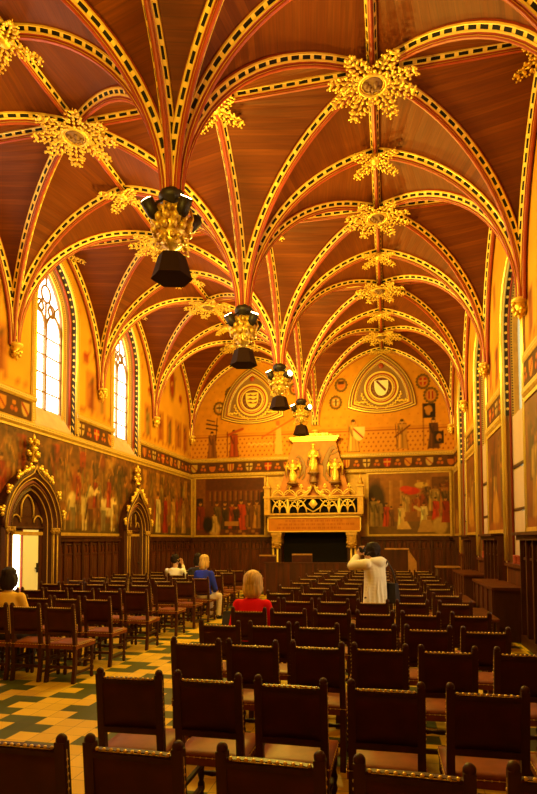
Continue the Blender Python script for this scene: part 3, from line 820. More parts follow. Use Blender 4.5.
def blind_window(x, z, w, label, shield_cols):
    """curved triangle of nested mouldings with a wreathed roundel"""
    t = thing('blind_window', label, 'blind window', (x, D, z), 0, 'curved-triangle blind windows on the end wall')
    def tri(s):           # outline of a curved triangle, point up; s = scale
        A = [(-w * .5 * s, -.30 * w * s), (w * .5 * s, -.30 * w * s), (0, .50 * w * s)]
        pts = []
        for i in range(3):
            a = Vector(A[i]); b = Vector(A[(i + 1) % 3]); d = b - a; n = Vector((d.y, -d.x)).normalized()
            bul = (.10, .13, .13)[i] * w * s
            for k in range(12):
                q = k / 12; p = a.lerp(b, q) + n * bul * (4 * q * (1 - q)); pts.append(p)
        return pts
    S = [(1.0, .0, 1), (1.0, .06, 1), (.975, .08, 0), (.945, .09, 1), (.92, .04, 1), (.895, .05, 0), (.865, .07, 1), (.83, .03, 2), (.805, .03, 0), (.78, .05, 3), (.73, .02, 1), (.70, .01, 0)]
    mb = MB(); prev = None
    for s, d, m_ in S:
        P = tri(s); ring = [Vector((p.x, -d, p.y)) for p in P]
        if prev:
            pr, pm = prev; n = len(ring); L = 0
            for i in range(n):
                j = (i + 1) % n; l1 = L + (pr[j] - pr[i]).length; wd = (ring[i] - pr[i]).length
                mb.quad(pr[i], pr[j], ring[j], ring[i], pm, [(L, -wd/2), (l1, -wd/2), (l1, wd/2), (L, wd/2)]); L = l1
        prev = (ring, m_)
    mb.build('moulding', [M['goldpaint'], M['brownpaint'], M['red'], M['beads']], t)
    mb = MB(); mb.face([mb.vert((p.x, -.012, p.y)) for p in tri(.72)]); mb.build('backing_panel', M['brownpaint'], t)
    mb = MB(); cz = -.02 * w; R = .25 * w
    for r0, r1, m_, d in ((R, R * .9, 0, .05), (R * .9, R * .80, 2, .03), (R * .80, R * .68, 3, .035), (R * .68, R * .62, 0, .05)):
        for k in range(36):
            a, b = 2*PI*k/36, 2*PI*(k+1)/36; L0, L1 = r0 * a, r0 * b
            mb.quad((r0*math.cos(a), -d, cz + r0*math.sin(a)), (r0*math.cos(b), -d, cz + r0*math.sin(b)), (r1*math.cos(b), -d, cz + r1*math.sin(b)), (r1*math.cos(a), -d, cz + r1*math.sin(a)), m_, [(L0, -.03), (L1, -.03), (L1, .03), (L0, .03)])
            mb.quad((r0*math.cos(a), -d, cz + r0*math.sin(a)), (r0*math.cos(b), -d, cz + r0*math.sin(b)), (r0*math.cos(b), 0, cz + r0*math.sin(b)), (r0*math.cos(a), 0, cz + r0*math.sin(a)), m_)
    mb.build('roundel', [M['goldpaint'], M['brownpaint'], M['red'], M['beads']], t)
    mb = MB(); mb.lathe([(R * .62, -.014), (R * .62, -.02)], (0, 0, cz), 30, 0, 'y'); 
    for k in range(14):
        a = 2 * PI * k / 14; mb.ball((R * .46 * math.cos(a), -.03, cz + R * .46 * math.sin(a)), (.055, .03, .055), 6, 4, 1)
    mb.build('wreath', [M['darkred'], M['brownpaint']], t)
    cc = Canvas(-.3, .3, -.3, .3, 60, (90, 50, 20))
    cols, bend = shield_cols
    w2 = R * .80; poly = []
    for k in range(25):
        q = k / 24; zt = w2 * .55 - q * w2 * 1.15; hw_ = (w2 / 2) * math.sqrt(max(0, 1 - max(0, (q - .3) / .7) ** 2.2)); poly.append((hw_, zt))
    mb = MB()
    pts = [(-a, b) for a, b in poly] + [(a, b) for a, b in reversed(poly[:-1])]
    mb.prism(pts, lambda a, b, d: (a, -d, cz + b), .03, .06, 0)
    if bend == 'bend': mb.prism([(-w2*.42, w2*.50), (-w2*.24, w2*.53), (w2*.36, -w2*.12), (w2*.28, -w2*.30)], lambda a, b, d: (a, -d, cz + b), .06, .066, 1)
    else:
        for zz_ in (.34, .05, -.24): mb.prism([(-w2*.40, w2*zz_), (-w2*.1, w2*(zz_+.1)), (w2*.1, w2*(zz_-.02)), (w2*.40, w2*(zz_+.1)), (w2*.36, w2*(zz_-.07)), (-w2*.1, w2*(zz_-.06))], lambda a, b, d: (a, -d, cz + b), .06, .068, 1)
    mb.build('shield', [cols, M['darkred']], t)
    for s in (-1, 1):
        mb = MB()
        for k in range(14):
            a = -.25 - .085 * k; mb.ball((s * R * (1.16 + .05 * (k % 2)) * math.cos(a), -.02, cz + R * (1.16 + .05 * (k % 2)) * math.sin(a)), (.045, .03, .045), 6, 4)
        for k in range(5): mb.ball((s * (R * 1.05 + .07 * k), -.02, cz - R * .80 + .02 * (k % 2)), (.055, .03, .05), 6, 4)
        mb.build('corner_foliage', M['gold'], t)
    mb = MB(); mb.ball((0, -.03, cz + R * 1.32), (.1, .03, .1), 8, 5); mb.build('top_boss', M['red'], t)
blind_window(-4.92, 7.02, 2.42, 'curved-triangle blind window with a gold shield, on the left half of the end wall', (M['goldpaint'], 'bars'))
blind_window(-.17, 7.18, 2.42, 'curved-triangle blind window with a white shield and dark bend, on the right half of the end wall', (M['white_marble'], 'bend'))

# ------------------------------------------------------------------ murals
def crowd(c, u0, u1, v0, hts, n, pal, rows=3):
    for r in range(rows):
        v = v0 + (rows - 1 - r) * hts * .33
        for k in range(n):
            u = u0 + (u1 - u0) * (k + RNG.rand() * .9) / n
            h = hts * RNG.uniform(.85, 1.1) * (1 - .10 * (rows - 1 - r))
            col = pal[RNG.randint(len(pal))]; f = .6 + .4 * (r + 1) / rows
            c.figure(u, v + RNG.uniform(-.16, .12), h * RNG.uniform(.8, 1.15), tuple(int(q * f) for q in col), (int(176*f), int(124*f), int(66*f)), a=RNG.uniform(.35, .8), lean=RNG.uniform(-.3, .3))
PAL = [(160, 108, 48), (150, 76, 34), (180, 146, 84), (112, 84, 45), (136, 100, 46), (104, 68, 34), (190, 156, 92), (170, 124, 54), (92, 72, 40)]
def horse(c, u, v, s, col, facing=1):
    dk = tuple(int(q * .6) for q in col)
    c.ell(u, v + .62 * s, .42 * s, .23 * s, col); c.ell(u - facing * .28 * s, v + .66 * s, .2 * s, .24 * s, col)
    for du in (-.32, -.2, .2, .33): c.trap(u + du * s, v, v + .55 * s, .07 * s, .13 * s, col if du > 0 else dk, .95)
    c.seg((u + facing * .33 * s, v + .72 * s), (u + facing * .52 * s, v + 1.02 * s), .10 * s, col)
    c.ell(u + facing * .60 * s, v + 1.0 * s, .17 * s, .08 * s, col, rot=-facing * .6); c.seg((u + facing * .34 * s, v + .85 * s), (u + facing * .48 * s, v + 1.12 * s), .035 * s, dk)
    c.seg((u - facing * .42 * s, v + .68 * s), (u - facing * .52 * s, v + .3 * s), .04 * s, dk)
    c.figure(u - facing * .02 * s, v + .62 * s, .85 * s, (150, 66, 30))
def mural(name, canvas, frame, label, border=True, sides=True):
    t = thing(name, label, 'mural', frame(canvas.u0, canvas.v0, .0))
    o0 = Vector(frame(canvas.u0, canvas.v0, 0))
    g = lambda u, v, d: tuple(Vector(frame(u, v, d)) - o0)
    canvas.grid('painting', lambda u, v: g(u, v, .03), M['mural'], t)
    mb = MB(); w = .07
    for (a, b, p, q) in ((canvas.u0, canvas.u1, canvas.v0, canvas.v0 + w), (canvas.u0, canvas.u1, canvas.v1 - w, canvas.v1)) + (() if not sides else ((canvas.u0, canvas.u0 + w, canvas.v0 + w, canvas.v1 - w), (canvas.u1 - w, canvas.u1, canvas.v0 + w, canvas.v1 - w))):
        mb = MB(); mb.prism([(a, p), (b, p), (b, q), (a, q)], lambda x, y, d: g(x, y, d), .0, .055, 0); mb.build('frame_rail', M['dullgold'], t)
    return t
def left_mural(u0, u1, seed, label, scene_):
    c = Canvas(u0, u1, ZM0, ZM1 - .04, 26, (132, 92, 42)); c.noise(.3, .5); c.noise(.25, .18)
    c.rect(u0, u1, ZM0, ZM0 + .35, (92, 74, 34), .9); c.rect(u0, u1, 3.55, ZM1, (100, 66, 32), .6)
    for k in range(int((u1 - u0) * 3)):
        u = RNG.uniform(u0, u1); c.seg((u, 2.8), (u + RNG.uniform(-.1, .1), 3.95), .014, (160, 110, 50), .7)
        if RNG.rand() < .5: c.trap(u, 3.3, 3.9, .22, .3, [(160, 70, 30), (190, 140, 60), (120, 90, 50)][RNG.randint(3)], .7)
    scene_(c, u0, u1)
    c.noise(.22, .3); c.noise(.28, .09)
    mural('mural', c, fL, label, sides=False)
def sc_a(c, a, b):
    crowd(c, a, b, 2.3, 1.15, int((b - a) * 2.2), PAL, 3)
    for k in range(int((b - a) * 9)):
        u, v = RNG.uniform(a, b), RNG.uniform(2.0, 3.9); q = PAL[RNG.randint(len(PAL))]; c.ell(u, v, RNG.uniform(.05, .16), RNG.uniform(.08, .3), q, .55, .8, RNG.uniform(-.6, .6))
    for u, s, col in ((12.15, 1.0, (214, 186, 130)), (12.95, .95, (150, 100, 56)), (13.6, 1.0, (222, 196, 144)), (9.4, 1., (180, 140, 90))):
        if a < u < b: horse(c, u, 1.98, s, col, 1 if u < 13 else -1)
    for u in np.arange(a + .3, b, .9): c.figure(u + RNG.uniform(-.3, .3), 1.95 + RNG.rand() * .2, RNG.uniform(.75, 1.1), PAL[RNG.randint(len(PAL))], a=.75)
    for k in range(int((b - a) * 12)):
        u, v = RNG.uniform(a, b), RNG.uniform(2.0, 3.9); c.seg((u, v), (u + RNG.uniform(-.12, .12), v + RNG.uniform(.05, .3)), .016, [(206, 150, 70), (84, 56, 28), (190, 130, 60)][RNG.randint(3)], .7)
def sc_b(c, a, b):
    crowd(c, a, b, 2.3, 1.2, int((b - a) * 2.0), PAL, 3)
    for k in range(int((b - a) * 14)):
        u, v = RNG.uniform(a, b), RNG.uniform(2.0, 3.9); q = PAL[RNG.randint(len(PAL))]; c.ell(u, v, RNG.uniform(.05, .16), RNG.uniform(.08, .35), q, .55, .8, RNG.uniform(-.5, .5))
    for u, col in ((16.9, (214, 190, 140)), (18.2, (205, 160, 84)), (17.5, (150, 56, 28)), (19.2, (190, 150, 90))): c.figure(u, 1.98, 1.3, col)
left_mural(YREAR, 11.6, 1, 'mural of a crowd above the nearest carved doorway on the left wall', sc_a)
left_mural(11.6, 15.4, 2, 'mural of horsemen and a white horse on the left wall between the two carved doorways', sc_a)
left_mural(15.4, D - .02, 3, 'mural of a standing crowd on the left wall beyond the far doorway', sc_b)
# end wall, left of the fireplace: an interior with a council
c = Canvas(-7.2, -4.40, ZM0, ZM1 - .02, 40, (104, 62, 28)); c.noise(.25, .4)
c.rect(-7.2, -4.2, 3.2, 4.1, (110, 62, 26)); c.rect(-6.9, -4.2, 3.6, 4.0, (86, 50, 24), .8); c.rect(-7.2, -6.75, 2.9, 4.1, (130, 84, 40))
for k in range(12): c.rect(-6.6 + k * .2, -6.52 + k * .2, 3.2, 3.56, (140, 96, 46), .9); c.rect(-6.52 + k * .2, -6.47 + k * .2, 3.0, 3.56, (60, 36, 18), .8)
for k in range(10):
    for j in range(3): c.trap(-6.5 + k * .25 + j * .1, 1.9 + j * .11, 2.0 + j * .11, .13, .11, (170, 120, 60) if (k + j) % 2 else (90, 58, 30), .9)
c.rect(-7.1, -6.85, 2.5, 3.3, (40, 26, 16), .9)
for u, h, col in ((-6.95, 1.0, (130, 60, 30)), (-6.3, .95, (110, 84, 46)), (-5.98, .95, (90, 60, 34)), (-5.7, .9, (160, 80, 34)), (-5.35, 1.05, (190, 84, 34)), (-5.05, .9, (120, 80, 40)), (-4.75, .95, (178, 130, 64)), (-6.0, .8, (70, 50, 30)), (-5.55, .85, (60, 40, 26))): c.figure(u, 2.1 + RNG.rand() * .1, h * 1.1, col)
c.rect(-6.0, -5.45, 2.25, 2.42, (190, 140, 80), .9); c.ell(-6.4, 2.15, .22, .28, (196, 158, 104)); c.figure(-6.4, 2.0, .75, (200, 164, 110)); c.ell(-6.65, 2.3, .2, .3, (40, 26, 16))
c.rect(-4.62, -4.3, 1.9, 3.5, (52, 34, 18), .9); c.noise(.15, .08)
mural('mural', c, fB, 'dark mural of a council indoors on the end wall left of the fireplace')
# end wall, right of the fireplace
c = Canvas(-.73, 2.16, ZM0, ZM1 - .02, 40, (150, 104, 48)); c.noise(.22, .4)
c.rect(-.86, 2.16, 1.84, 2.35, (120, 90, 48)); c.rect(-.86, -.25, 2.4, 3.9, (130, 86, 42)); c.ell(-.42, 3.0, .34, .75, (64, 42, 22)); c.rect(-.76, -.08, 2.3, 3.0, (64, 42, 22))
for u in (.05, .42, 1.0, 1.32): c.rect(u, u + .12, 2.5, 3.8, (172, 124, 62)); c.rect(u + .02, u + .04, 2.5, 3.8, (200, 156, 90))
c.ell(.80, 3.42, .3, .13, (196, 66, 26)); c.ell(.62, 3.5, .2, .1, (206, 84, 30)); c.ell(1.15, 3.62, .22, .1, (214, 176, 90)); c.rect(1.5, 2.1, 2.6, 3.9, (96, 62, 32), .8)
crowd(c, 1.2, 2.1, 2.6, .95, 6, PAL, 2); crowd(c, .4, 1.2, 2.75, .7, 4, PAL, 1)
for u, h, col in ((-.7, 1.05, (150, 120, 76)), (-.5, 1.1, (170, 140, 92)), (-.32, 1.0, (140, 110, 70)), (-.05, .85, (180, 76, 34)), (.12, .72, (120, 80, 42))): c.figure(u, 2.18, h, col)
c.figure(.45, 2.12, .85, (226, 190, 124)); c.trap(.55, 2.08, 2.35, .5, .2, (220, 180, 112))
c.figure(1.22, 2.16, .86, (224, 196, 136)); c.seg((1.1, 2.75), (.92, 2.85), .05, (214, 186, 126)); c.trap(1.3, 1.98, 2.4, .6, .3, (190, 150, 88)); c.figure(1.62, 2.4, .8, (190, 70, 30)); c.ell(1.75, 2.2, .24, .3, (196, 160, 96)); c.figure(1.95, 2.3, .9, (150, 60, 28))
c.noise(.15, .08)
mural('mural', c, fB, 'bright mural of a procession with a kneeling white figure, right of the fireplace')
for n, (a, b) in enumerate(segR):
    if b < 9: continue
    n -= 1
    a2 = a + .06 if a > YREAR else 8.0; b2 = b - (.06 if b < D else .03)
    c = Canvas(a2, b2, ZM0, ZM1 - .08, 24, (130, 82, 36)); c.noise(.3, .4)
    crowd(c, a2 + .1, b2 - .1, 2.2, 1.2, max(2, int((b2 - a2) * 2.2)), PAL, 3)
    c.ell((a2 + b2) / 2, 2.2, .35, .5, (196, 150, 70), .8); c.rect(a2, b2, ZM0, ZM0 + .22, (150, 96, 40), .8); c.noise(.2, .12)
    mural('mural', c, fR, sides=False, label= 'narrow mural on the right wall ' + ['before the nearest window', 'between the nearest and second-nearest windows', 'between the second-nearest and farthest windows', 'in the far corner'][n])

# ------------------------------------------------------------------ oak wainscot
def wainscot(a, b, frame, pitch=.40, H=1.80):
    mb = MB()
    bx = lambda u0, u1, z0, z1, d0, d1, m=0: mb.prism([(u0, z0), (u1, z0), (u1, z1), (u0, z1)], lambda x, y, d: frame(x, y, d), d0, d1, m)
    bx(a, b, 0, H, 0, .04, 1)
    bx(a, b, 0, .16, .04, .08); bx(a, b, H - .10, H, .04, .10); bx(a, b, H - .02, H + .03, .0, .13); bx(a, b, H - .42, H - .38, .04, .055)
    n = max(1, int(round((b - a) / pitch))); w = (b - a) / n
    for k in range(n + 1):
        u = a + k * w; bx(max(a, u - .035), min(b, u + .035), .16, H - .10, .04, .075)
    for k in range(n):
        u = a + (k + .5) * w; hw = w / 2 - .05
        for q in (-.5, 0, .5): mb.tube([frame(u + q * hw, .2, .045), frame(u + q * hw, H - .48, .045)], .012, 4, 1)
        mb.tube([frame(x, z, .05) for x, z in arch_path(hw * .5, H - .26, hw * .3, H - .36, 0, 5, u - hw * .5)], .012, 4)
        mb.tube([frame(x, z, .05) for x, z in arch_path(hw * .5, H - .26, hw * .3, H - .36, 0, 5, u + hw * .5)], .012, 4)
        mb.ball(frame(u, H - .18, .05), .03, 6, 4)
    trim(mb.build('trim', [M['wood'], M['woodmid']]))
for a, b in ((YREAR, 9.2), (11.15, 14.2), (15.9, D)): wainscot(a, b, fL)
for a, b in ((XL, -4.2), (-.95, XR)): wainscot(a, b, fB)
for a, b in segR:
    wainscot(a + (.06 if a > YREAR else 0), b - (.06 if b < D else 0), lambda y, z, d: (XR - d * 2.2, y, z))

# ------------------------------------------------------------------ carved doorways in the left wall
def portal(num, y0, is_open, hw, c_):
    root = struct(bpy.data.objects.new(f'door_{num}', None)); COL.objects.link(root); root.location = (XL, y0, 0)
    zs = 2.0
    def F(u, z, d): return (d, u, z)
    mb = MB(); prev = None
    #        offset, proud, material
    S = [(.46, .0, 0), (.46, .20, 0), (.38, .24, 0), (.30, .22, 1), (.28, .22, 0), (.24, .17, 2), (.20, .20, 0), (.16, .19, 1), (.145, .18, 0), (.10, .12, 0), (.06, .14, 1), (.045, .13, 0), (.0, .05, 0), (0, .0, 0)]
    for off, pr_, m_ in S:
        ring = [Vector(F(u, z, pr_)) for u, z in arch_path(hw, zs, c_, 0, off, 12)]
        if prev:
            for i in range(len(ring) - 1): mb.quad(prev[0][i], prev[0][i + 1], ring[i + 1], ring[i], prev[1])
        prev = (ring, m_)
    mb.build('arch_moulding', [M['wood'], M['dullgold'], M['darkred']], root, fix=False)
    # shafts with capitals
    for s in (-1, 1):
        for off, r in ((.29, .03), (.15, .025)):
            mb = MB(); u = s * (hw + off); mb.tube([F(u, .05, .22), F(u, 1.95, .22)], r * .6, 8, 0)
            mb.lathe([(.03, 1.86), (.05, 1.9), (.06, 1.98), (.065, 2.0)], (.22, u, 0), 8, 0)
            for k in range(5): mb.ball((.22 + .05 * math.cos(k * 1.26), u + .05 * math.sin(k * 1.26), 1.93), .025, 6, 4, 0)
            mb.build('shaft', M['dullgold'], root)
    # ogee hood with crockets and a finial
    R = hw + c_ + .42; ta = math.acos(c_ / R)
    half = [(R * math.cos(t) - c_, zs + R * math.sin(t)) for t in np.linspace(0, ta * .62, 8)]
    u1, z1 = half[-1]; dx, dz = half[-1][0] - half[-2][0], half[-1][1] - half[-2][1]; l = math.hypot(dx, dz)
    c1 = (u1 + dx / l * .3, z1 + dz / l * .3)
    zt = zs + .98 + .36; c2 = (.03, zt - .28)
    for t in np.linspace(.12, 1, 8):
        q = 1 - t; half.append((q**3*u1 + 3*q*q*t*c1[0] + 3*q*t*t*c2[0], q**3*z1 + 3*q*q*t*c1[1] + 3*q*t*t*c2[1] + t**3*zt))
    mb = MB()
    for s in (-1, 1):
        mb.tube([F(s * u, z, .21) for u, z in half], .05, 8, 0); mb.tube([F(s * u * .97, z - .035, .25) for u, z in half], .016, 6, 1)
    mb.build('ogee_hood', [M['wood'], M['dullgold']], root)
    for s in (-1, 1):
        for j in (2, 5, 8, 10, 12):
            u, z = half[j]; du, dz = half[j][0] - half[j-1][0], half[j][1] - half[j-1][1]; l = math.hypot(du, dz); nx, nz = dz / l, -du / l
            mb = MB(); C0 = (s * (u + nx * .05), z + nz * .05)
            mb.tube([F(s * u, z, .22), F(C0[0] + s * nx * .04, C0[1] + nz * .04, .24)], .022, 6)
            for (a, b, r) in ((.10, .0, .055), (.08, .07, .045), (.09, -.07, .045), (.16, .03, .04)):
                mb.ball(F(s * (u + nx * a - nz * b), z + nz * a + nx * b, .25), (r * .8, r, r), 7, 5)
            mb.build('crocket', M['gold'], root)
    mb = MB(); mb.lathe([(.04, zt - .08), (.05, zt), (.09, zt + .05), (.05, zt + .08), (.045, zt + .26), (.09, zt + .3), (.045, zt + .34), (.03, zt + .55), (.001, zt + .62)], (.18, 0, 0), 8)
    for z, r in ((zt + .17, .12), (zt + .42, .09)):
        for k in range(4):
            a = PI / 2 * k; mb.ball((.18 + r * .6 * math.cos(a), r * 1.2 * math.sin(a), z), (.05, .06, .05), 6, 5); mb.ball((.18 + r * .6 * math.cos(a), r * 1.5 * math.sin(a), z + .05), (.035, .04, .035), 6, 4)
    mb.build('finial', M['gold'], root)
    # tympanum with tracery over the door head
    mb = MB(); pa = [(u, max(z, 1.98)) for u, z in arch_path(hw + .01, zs, c_, 1.98, 0, 10)]
    mb.prism(pa, lambda u, z, d: F(u, z, d), .005, .03, 0)
    mb.build('tympanum', M['wood'], root)
    mb = MB()
    mb.tube([F(u, z, .05) for u, z in arch_path(hw * .38, 2.36, hw * .27, 2.2, 0, 8)], .022, 6, 1)
    for s in (-1, 1): mb.tube([F(s * hw * .68 + hw * .27 * math.cos(t), 2.1 + .15 * math.sin(t), .05) for t in np.linspace(0, PI, 8)], .018, 6, 1)
    mb.tube([F(-hw, 1.99, .05), F(hw, 1.99, .05)], .03, 6)
    mb.build('tracery', [M['wood'], M['dullgold']], root)
    if is_open:
        mb = MB(); mb.box(.012, .045, -.13, .39, .02, 1.97); d = mb.build('door_leaf', M['white'], root); d['label'] = 'white flush door leaf'
        mb = MB(); mb.box(.045, .075, .33, .37, 1.05, 1.25); mb.box(.045, .10, .28, .36, 1.13, 1.155); mb.build('handle', M['iron'], d)
        mb = MB(); mb.box(.012, .054, -.15, -.13, .02, 1.97); mb.build('edge_strip', M['red'], d)
        mb = MB(); mb.box(.012, .035, .40, hw, .02, 1.97); mb.build('side_panel', M['wood'], root)
    else:
        mb = MB(); mb.box(.012, .04, -hw, hw, .02, 1.97)
        for u in (-.3, -.1, .1, .3): mb.tube([F(u, .1, .045), F(u, 1.9, .045)], .012, 5)
        d = mb.build('door_leaf', M['wood'], root)
        mb = MB(); mb.lathe([(.02, .04), (.03, .07), (.02, .09)], (0, .32, 1.05), 8, 0, 'x'); mb.build('handle', M['iron'], d)
    return root
portal(1, 10.17, True, .53, .23)
portal(2, 15.06, False, .40, .15)

# ------------------------------------------------------------------ fireplace on the end wall
FX, FY = -2.56, 19.25
t = thing('fireplace', 'tall gilded stone fireplace with traceried gallery and tapering orange hood on the end wall', 'fireplace', (FX, FY, 0))
G = lambda x, z, d: (x, d, z)           # d>0 goes back towards the wall
HWF = 1.68; DEP = D - FY - .02
mb = MB(); mb.box(-HWF + .1, HWF - .1, .12, DEP, 1.98, 2.55); mb.build('lintel', M['mantel'], t)
c = Canvas(-HWF + .06, HWF - .06, 2.03, 2.50, 46, (214, 150, 60)); c.noise(.1, .15)
for j, (z, x0, x1) in enumerate(((2.39, -1.0, 1.05), (2.265, -1.25, 1.3), (2.14, -1.3, .95))):
    x = x0
    while x < x1:
        w = RNG.uniform(.05, .17); q = x
        while q < x + w:
            c.rect(q, q + .014, z - .035, z + .035, (150, 72, 22), .85); q += .03
        x += w + .05
pn = c.grid('inscription_panel', lambda u, v: G(u, v, .095), M['vcol'], t)
mb = MB()
for (a, b, p, q) in ((-HWF+.03, HWF-.03, 2.0, 2.035), (-HWF+.03, HWF-.03, 2.495, 2.53), (-HWF+.03, -HWF+.07, 2.0, 2.53), (HWF-.07, HWF-.03, 2.0, 2.53)): mb.box(a, b, .06, .12, p, q)
mb.build('panel_frame', M['goldpaint'], pn)
mb = MB()
for z0, z1, d in ((2.55, 2.60, .06), (2.60, 2.66, .0), (3.16, 3.22, .03), (3.22, 3.27, -.02)): mb.box(-HWF - .05, HWF + .05, d, DEP, z0, z1)
mb.build('gallery_rails', M['mantel'], t)
mb = MB(); mb.box(-HWF, HWF, .22, DEP, 2.66, 3.16); mb.build('gallery_back', M['black'], t)
def panel_tracery(mb, xc, w, z0, h):
    T = lambda pts, r=.022: mb.tube([G(x, z, .06) for x, z in pts], r, 6)
    T([(xc + w * .46 * math.cos(a), z0 + h * .02 + h * .92 * math.sin(a)) for a in np.linspace(0, PI, 14)])
    T([(xc, z0), (xc, z0 + h)])
    for s in (-1, 1):
        T([(xc + s * w * .23 + w * .22 * math.cos(a), z0 + h * .05 + h * .5 * math.sin(a)) for a in np.linspace(0, PI, 10)], .018)
        T([(xc + s * w * .16 + w * .11 * math.cos(a), z0 + h * .64 + h * .17 * math.sin(a)) for a in np.linspace(0, 2 * PI, 12)], .015)
        T([(xc + s * w * .45, z0 + h), (xc + s * w * .26, z0 + h * .75)], .016)
ends = [-HWF, -HWF + .22, -.95, -.9, .9, .95, HWF - .22, HWF]
for xc, w in ((-1.2, .56), (1.2, .56), (-.55, .68), (.55, .68)):
    mb = MB(); panel_tracery(mb, xc, w, 2.68, .46); mb.build('gallery_tracery', M['goldpaint'], t)
mb = MB()
for x in (-.9, .9):
    mb = MB(); mb.box(x - .04, x + .04, .03, .2, 2.66, 3.16); mb.build('gallery_post', M['goldpaint'], t)
# central ogee gable
mb = MB()
for s in (-1, 1):
    og = [(s * .88, 3.17), (s * .55, 3.2), (s * .3, 3.32), (s * .12, 3.48), (s * .04, 3.66), (0, 3.72)]
    mb.tube([G(x, z, .02) for x, z in og], .035, 8); mb.tube([G(x, z - .07, .02) for x, z in og], .02, 6)
    for (x, z) in og[1:5]: mb.ball(G(x + s * .03, z + .05, .0), (.05, .04, .05), 7, 5)
    mb.tube([G(s * x, z, .03) for x, z in ((.0, 2.7), (.25, 2.85), (.42, 3.1))], .022, 6)
    mb.tube([G(s * x, z, .03) for x, z in ((.0, 3.14), (.14, 2.98), (0, 2.82))], .02, 6)
mb.ball(G(0, 3.0, .04), (.12, .05, .14), 10, 6)
mb.build('ogee_gable', M['goldpaint'], t)
# cresting of small pierced arches and fleurons
for k in range(-3, 4):
    if k == 0: continue
    xc = k * .42; mb = MB()
    for s in (-1, 1): mb.tube([G(xc + s * .2 * math.cos(a), 3.28 + .2 * math.sin(a), .04) for a in np.linspace(0, PI / 2, 7)], .018, 6)
    mb.tube([G(xc, 3.46, .04), G(xc, 3.62, .04)], .02, 6); mb.ball(G(xc, 3.64, .04), (.055, .04, .05), 7, 5); mb.ball(G(xc - .05, 3.59, .04), .028, 6, 4); mb.ball(G(xc + .05, 3.59, .04), .028, 6, 4)
    mb.tube([G(xc - .2, 3.28, .04), G(xc, 3.44, .04), G(xc + .2, 3.28, .04)], .014, 6)
    mb.build('cresting', M['goldpaint'], t)
for s in (-1, 1):
    mb = MB(); x = s * (HWF - .04)
    mb.box(x - .1, x + .1, -.05, .2, 2.6, 3.55); mb.box(x - .13, x + .13, -.08, .23, 3.55, 3.62); mb.box(x - .13, x + .13, -.08, .23, 3.2, 3.27)
    mb.lathe([(.11, 3.62), (.09, 3.72), (.05, 3.76), (.06, 3.82), (.03, 3.95), (.001, 4.02)], (x, .07, 0), 8)
    mb.build('corner_pier', M['mantel'], t)
    mb = MB(); x = s * 1.32      # carved corbels on gilded shafts
    mb.box(x - .19, x + .19, -.0, DEP, 1.88, 1.98); mb.box(x - .15, x + .15, .05, DEP, 1.6, 1.88); mb.lathe([(.06, 1.42), (.1, 1.48), (.15, 1.56), (.16, 1.62)], (x, .12, 0), 10)
    for k in range(9): mb.ball((x + .15 * math.cos(k * .7), .03, 1.55 + .1 * math.sin(k * .7 * 2)), .04, 6, 4)
    for z in (1.66, 1.75, 1.84): mb.box(x - .17, x + .17, .02, .08, z - .015, z + .015)
    mb.build('corbel', M['mantel'], t)
    mb = MB()
    for dx in (-.02 * s, .13 * s): mb.tube([G(x + dx, .0, .12), G(x + dx, 1.5, .12)], .035, 8)
    mb.box(x - .16, x + .16, .0, .26, 0, .18)
    mb.build('shaft', M['goldpaint'], t)
    mb = MB(); mb.box(x - .15, x + .15, .17, DEP, 0, 1.6); mb.build('jamb', M['wood'], t)
mb = MB(); mb.box(-1.2, 1.2, DEP - .05, DEP, 0, 1.98); mb.build('hearth_back', M['black'], t)
# tapering hood
def hood_pt(q, s):   # q height 0..1
    hwb, hwt = 1.28, .76; w = hwb + (hwt - hwb) * q; d = .18 + (DEP - .28 - .18) * q
    return w, d, 3.27 + (5.26 - 3.27) * q
mb = MB(); b = [hood_pt(0, 1), hood_pt(1, 1)]
lo = [(-b[0][0], b[0][1], b[0][2]), (b[0][0], b[0][1], b[0][2]), (b[0][0] , DEP, b[0][2]), (-b[0][0], DEP, b[0][2])]
hi = [(-b[1][0], b[1][1], b[1][2]), (b[1][0], b[1][1], b[1][2]), (b[1][0], DEP, b[1][2]), (-b[1][0], DEP, b[1][2])]
mb.hexa(lo, hi); hood = mb.build('hood', M['hood'], t)
mb = MB()
for z0, z1, e in ((5.26, 5.31, .05), (5.31, 5.37, .10), (5.37, 5.42, .14)): mb.box(-.76 - e, .76 + e, b[1][1] - e, DEP, z0, z1)
for k in range(-3, 4): mb.ball((k * .2, b[1][1] - .08, 5.46), (.07, .05, .06), 7, 5)
mb.box(-.5, .5, b[1][1] - .02, DEP, 5.42, 5.55)
mb.build('hood_cornice', M['goldpaint'], t)
